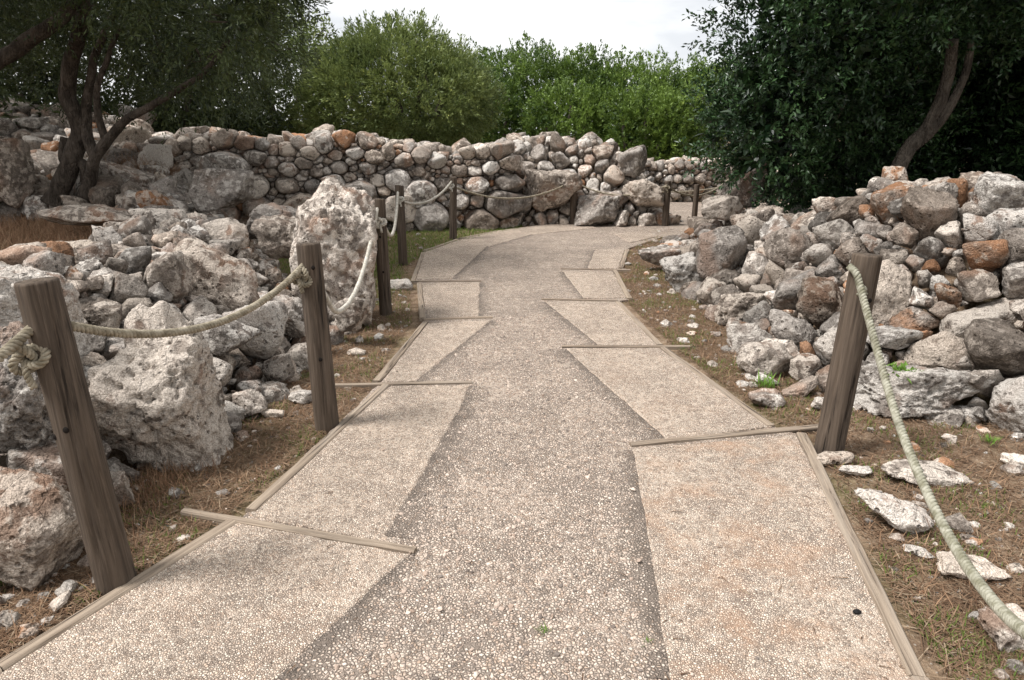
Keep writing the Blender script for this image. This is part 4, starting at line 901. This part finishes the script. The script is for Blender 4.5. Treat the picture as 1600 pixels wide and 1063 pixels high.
# dark glossy tree over the heap
Yt = 8.0
tree('evergreen_tree', 'dense dark glossy-leaved tree leaning over the stone heap', (*at(1386, 335, Yt)[:2], 0.3),
     [(A_((1384, 360, Yt), (1390, 300, Yt), (1402, 262, Yt), (1440, 205, Yt), (1466, 165, 7.95), (1482, 120, 7.9), (1492, 60, 7.8)), 0.105, 0.055),
      (A_((1415, 240, Yt), (1450, 205, 7.95), (1480, 172, 7.9), (1508, 120, 7.9), (1520, 60, 7.9)), 0.07, 0.035)],
     [(5.6, 8.6, 4.0, 2.3, 1.9, 1.6), (3.9, 8.9, 2.9, 1.35, 1.3, 1.45), (3.35, 9.1, 1.75, 0.85, 0.95, 0.95), (4.4, 8.5, 3.6, 1.5, 1.4, 1.3), (5.9, 7.5, 3.55, 1.7, 0.9, 0.8), (4.3, 9.6, 1.7, 1.3, 0.9, 1.1), (3.3, 8.9, 3.9, 0.7, 0.8, 0.8), (7.3, 8.2, 3.3, 1.2, 1.2, 0.9), (5.4, 10.2, 2.0, 1.8, 0.8, 1.6), (6.6, 9.7, 2.2, 1.5, 0.8, 1.5), (4.6, 9.3, 2.3, 1.3, 0.8, 1.4), (6.9, 6.6, 4.6, 1.9, 1.3, 0.9)],  # last lobe is unseen, added overhead to shade the heap and trunk
     M_LEAF_DARK, M_BARK_GREY, [dict(ncl=7800, nl=17, L=0.072, W=0.032, tw=0.26, up=0.35, depth=0.45, lump=0.22, fan=1.0, flat=0.8), dict(ncl=1500, nl=12, L=0.16, W=0.09, tw=0.35, depth=0.95, dmin=0.45, bright=0.2)], 80, twigs=40)  # big inner leaves carry a darker tint as the crown's interior shade
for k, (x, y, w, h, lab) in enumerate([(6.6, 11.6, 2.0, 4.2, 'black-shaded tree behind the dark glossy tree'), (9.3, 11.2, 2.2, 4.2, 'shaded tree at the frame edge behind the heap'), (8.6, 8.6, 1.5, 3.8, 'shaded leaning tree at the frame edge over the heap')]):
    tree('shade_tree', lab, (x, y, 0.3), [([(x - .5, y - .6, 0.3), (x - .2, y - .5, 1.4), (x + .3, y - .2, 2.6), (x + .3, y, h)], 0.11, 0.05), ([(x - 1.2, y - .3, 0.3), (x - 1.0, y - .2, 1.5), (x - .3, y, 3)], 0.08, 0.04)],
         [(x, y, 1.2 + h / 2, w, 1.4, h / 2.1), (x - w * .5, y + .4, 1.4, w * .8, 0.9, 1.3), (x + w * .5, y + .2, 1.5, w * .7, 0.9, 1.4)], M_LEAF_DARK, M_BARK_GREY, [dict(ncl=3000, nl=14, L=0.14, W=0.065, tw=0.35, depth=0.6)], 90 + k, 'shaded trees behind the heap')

# ------------------------------------------------------------------ ground cover
def blades(name, x, y, z, hgt, wid, mat, label, seed, lean=0.5, light=0.5, flat=False):
    rng = np.random.default_rng(seed); n = len(x); a = rng.uniform(0, 2 * np.pi, n); d = np.stack([np.cos(a), np.sin(a), 0 * a], -1); s = np.stack([-np.sin(a), np.cos(a), 0 * a], -1)
    b = np.stack([x, y, z], -1); h = (hgt * rng.uniform(0.5, 1.35, n))[:, None]; w = (wid * rng.uniform(0.7, 1.3, n))[:, None]; ln = (lean * rng.uniform(0.2, 1.6, n))[:, None]
    upv = np.array([0, 0, 1.0]) * (0.06 if flat else 1.0)
    m = b + h * 0.5 * upv + d * h * ln * 0.3; t = b + h * 0.92 * upv + d * h * ln * (1.0 if not flat else 1.6)
    V = np.stack([b - s * w, b + s * w, m + s * w * 0.8, m - s * w * 0.8, t + s * w * 0.12, t - s * w * 0.12], 1).reshape(-1, 3)
    o = (np.arange(n) * 6)[:, None]; F = np.vstack([o + np.array([0, 1, 2, 3]), o + np.array([3, 2, 4, 5])])
    ti = np.stack([np.clip(rng.normal(light, 0.25, n), 0, 1), (rng.random(n) < 0.15) * rng.random(n), 0 * a], -1)
    ob = link(name, mesh_np(name, V, F, mat, np.repeat(ti, 6, 0), False)); return tag(ob, label, 'grass' if 'litter' not in name else 'litter', kind='stuff')
def verge_points(rng, n, pw=1.6, ymax=11.5, spread=2.8, fl=0.5):
    y = 1.0 + (ymax - 1.0) * rng.random(n) ** pw; side = rng.random(n) < fl
    xl = np.interp(y, [0, 1.6, 2.5, 3.3, 4, 5.7, 7.2, 8.2, 9.5, 12], [-2.3, -1.66, -1.24, -1.03, -0.93, -0.87, -1.12, -1.3, -1.05, -0.6]); xr = np.interp(y, [0, 2, 3.2, 3.35, 4.95, 6.4, 7.9, 8.5, 11], [1.15, 1.36, 1.62, 1.54, 1.24, 1.12, 1.28, 1.38, 2.2]); f = rng.random(n)
    x = np.where(side, xl - 0.03 - np.minimum(np.maximum(xl - edge_l(y) + 0.2, 0.1), 3) * f, xr + 0.04 + np.clip(np.minimum(edge_r(y) - xr + 0.25, 0.85 * y + 0.65 - xr), 0.1, spread) * f)
    ok = rubble_h(x, y) < 0.2; return x[ok], y[ok]
rng = np.random.default_rng(71)
x, y = verge_points(rng, 65000); k = perlin(np.stack([x * 2.6, y * 2.6, 0 * x + 3], -1)) + 0.10 * (y > 6) + rng.normal(0, 0.12, len(x)) > 0.06; x, y = x[k], y[k]
blades('grass', x, y, ground_h(x, y) - 0.004, 0.034, 0.0022, M_GRASS, 'short green grass growing in patches on the verges', 72, 0.6, 0.4)
x, y = verge_points(rng, 85000)
blades('dry_litter', x, y, np.maximum(ground_h(x, y), -0.02) + 0.006 + 0.008 * rng.random(len(x)), 0.05, 0.0024, M_LITTER, 'brown dry stalks and needles littering the verges', 73, 1.0, 0.4, True)
x, y = verge_points(rng, 14000, 1.3)
blades('dry_grass', x, y, ground_h(x, y) - 0.004, 0.05, 0.0018, M_DRYGRASS, 'sparse straw-coloured grass on the verges', 74, 0.9, 0.5)
n = 34000; x = rng.uniform(-4.2, 0.2, n); y = rng.uniform(6.2, 12.2, n); k = (edge_l(y) - x < 0.25) & (x < np.interp(y, [6, 8.2, 9, 10, 11.2, 12], [-1.2, -1.36, -1.25, -0.95, -0.2, 0.5])) & (h_mound(x, y) < 0.05) & (y < 11.05 + (x + 5.7) * 0.2 + 0.1); x, y = x[k], y[k]
blades('meadow_grass', x, y, ground_h(x, y) - 0.004, 0.05, 0.0035, M_GRASS, 'thin green and straw grass between the posts and the wall', 78, 0.8, 0.45)
# dry grass field of the terrace
n = 34000; x = rng.uniform(-8.8, -2.6, n); y = rng.uniform(4.3, 9.4, n); dd = edge_l(y) - x
k = (dd > 1.45 + 0.25 * perlin(np.stack([x, y, 0 * x], -1) * 1.4)) & (dd < 6.5) & (rng.random(n) < np.where(x < -4.5, 1, 0.5)); x, y = x[k], y[k]
blades('terrace_grass', x, y, ground_h(x, y) - 0.01, 0.17, 0.003, M_DRYGRASS, 'reddish-brown dry grass covering the terrace under the olive', 75, 0.75, 0.35)
n = 4200; x = rng.normal(-5.55, 0.5, n); y = rng.normal(10.2, 0.35, n)
blades('dry_brush', x, y, ground_h(x, y), 0.42, 0.003, M_DRYGRASS, 'tangled reddish dry brush at the end of the stone wall', 76, 0.7, 0.3)
n = 1100; px_ = rng.uniform(150, 230, n); yb = rng.uniform(2.35, 3.0, n); x = np.interp(yb, EDGE_L[:, 0], EDGE_L[:, 1]) + rng.normal(0.03, 0.09, n)
blades('bank_foot_grass', x, yb, 0 * x - 0.01, 0.07, 0.0014, M_DRYGRASS, 'rusty dry grass at the bank foot behind the leaning post', 77, 0.8, 0.3)

n = 420; y = 1.2 + 7.5 * rng.random(n) ** 1.5; x = np.interp(y, [1.2, 2.5, 4, 7, 9], [-1.4, -1.0, -0.8, -0.9, -0.8]) + rng.random(n) ** 0.7 * np.interp(y, [1.2, 3, 5, 9], [2.6, 2.4, 1.9, 2.0])
blades('path_litter', x, y, 0 * x + 0.0125, 0.022, 0.0022, M_LITTER, 'a few brown needles and leaf bits blown over the path', 79, 1.0, 0.25, True)
# small green weeds
def weed(label, px, py, size, n, seed, z=None, broad=False):
    b = gp(px, py) if z is None else at(px, py, z); rng = np.random.default_rng(seed)
    a = rng.uniform(0, 2 * np.pi, n); d = np.stack([np.cos(a), np.sin(a), 0 * a], -1); tilt = rng.uniform(0.15, 0.9, n)[:, None]; L = size * rng.uniform(0.5, 1.2, n)[:, None]
    s = np.stack([-np.sin(a), np.cos(a), 0 * a], -1); w = L * (0.16 if broad else 0.05); ax = unit(d * tilt + np.array([0, 0, 0.8])); o = rng.normal(0, size * (0.8 if n > 100 else 0.3), (n, 3)) * np.array([1, 1, 0.05]); o[:, 2] = np.abs(o[:, 2]) - 0.006
    V = np.stack([o, o + ax * L * 0.5 + s * w, o + ax * L + d * L * 0.2, o + ax * L * 0.5 - s * w], 1).reshape(-1, 3); F = np.arange(4 * n).reshape(-1, 4)
    ti = np.repeat(np.stack([rng.random(n), 0 * a, 0 * a], -1), 4, 0)
    tag(link('weed', mesh_np('weed', V, F, M_WEED, ti, False), None, b), label, 'weed', 'small green weeds')
weed('tiny green weed alone in the gravel of the path', 852, 988, 0.030, 26, 1)
weed('tiny weed in the dark grit by the slab edge', 1012, 1004, 0.022, 18, 2)
weed('bright grass tuft behind the cream and pink stone', 1196, 606, 0.10, 60, 3)
weed('leafy green weed growing on the rock ledge', 1410, 585, 0.06, 150, 4, 3.72, True)
weed('bright tuft at the wall foot beside the post at the bend', 912, 351, 0.16, 50, 5, None, True)
weed('bright low tuft at the foot of the fallen wall', 962, 350, 0.18, 50, 6, None, True)
weed('green tuft in the mossy ground past the upright post', 1545, 690, 0.05, 60, 7)

# black dropping on the slab
V0, F0 = ico(3); g = gp(1338, 962); rr = np.random.default_rng(9)
Vd = V0 * np.array([0.014, 0.010, 0.007]) * (1 + 0.25 * fbm(V0 * 2.0, 2))[:, None] + np.array([0, 0, 0.016])
g[2] = 0
tag(link('dropping', mesh_np('dropping', Vd, F0, Nodes('dried_black').done((0.01, 0.009, 0.009), 0.7), None, True), None, g), 'tiny black dropping on the reddish slab', 'dropping')

# coarse loose chippings bedded in the gravel middle of the path
def chippings():
    rng = np.random.default_rng(81); V0, F0 = ico(1); n = 15000; y = 1.2 + 4.6 * rng.random(n) ** 1.3
    xl = np.interp(y, [1.2, 1.63, 2.2, 2.6, 4.0, 4.6, 5.8], [-0.62, -0.60, -0.42, -0.55, -0.32, -0.5, -0.3]); xr = np.interp(y, [1.2, 1.6, 2.5, 3.1, 3.2, 4.6, 4.9, 5.8], [0.40, 0.42, 0.55, 0.62, 0.80, 0.45, 0.7, 0.4])
    x = xl + 0.015 + (xr - xl - 0.03) * rng.random(n)
    s = 0.0024 * np.exp(rng.exponential(0.33, n)); s = np.minimum(s, 0.0105); x[-500:] = rng.uniform(-1.3, 1.3, 500)
    A = rng.normal(size=(n, 3, 3)); Q, _ = np.linalg.qr(A)
    V = V0[None] * (s[:, None] * rng.uniform(0.6, 1.3, (n, 3)))[:, None, :] * (1 + 0.12 * rng.normal(size=(n, len(V0), 1)))
    V = np.einsum('nij,nvj->nvi', Q, V); V[:, :, 2] *= 0.7; zz = s * 0.15; zz[-500:] = 0.0125; V += np.stack([x, y, zz], -1)[:, None]
    F = (F0[None] + (np.arange(n) * len(V0))[:, None, None]).reshape(-1, 3)
    g = Nodes('limestone_chipping'); r, q, _, _ = g.attr(); c = g.mix(r, (0.30, 0.22, 0.17), (0.64, 0.53, 0.445)); c = g.mix(q, c, (0.11, 0.095, 0.085))
    tin = np.stack([rng.random(n), (rng.random(n) < 0.24) * 0.8, 0 * s], -1)
    tag(link('chippings', mesh_np('chippings', V.reshape(-1, 3), F, g.done(c, 0.9), np.repeat(tin, len(V0), 0), False)), 'coarse stone chippings bedded in the middle of the path', 'gravel', kind='stuff')
chippings()
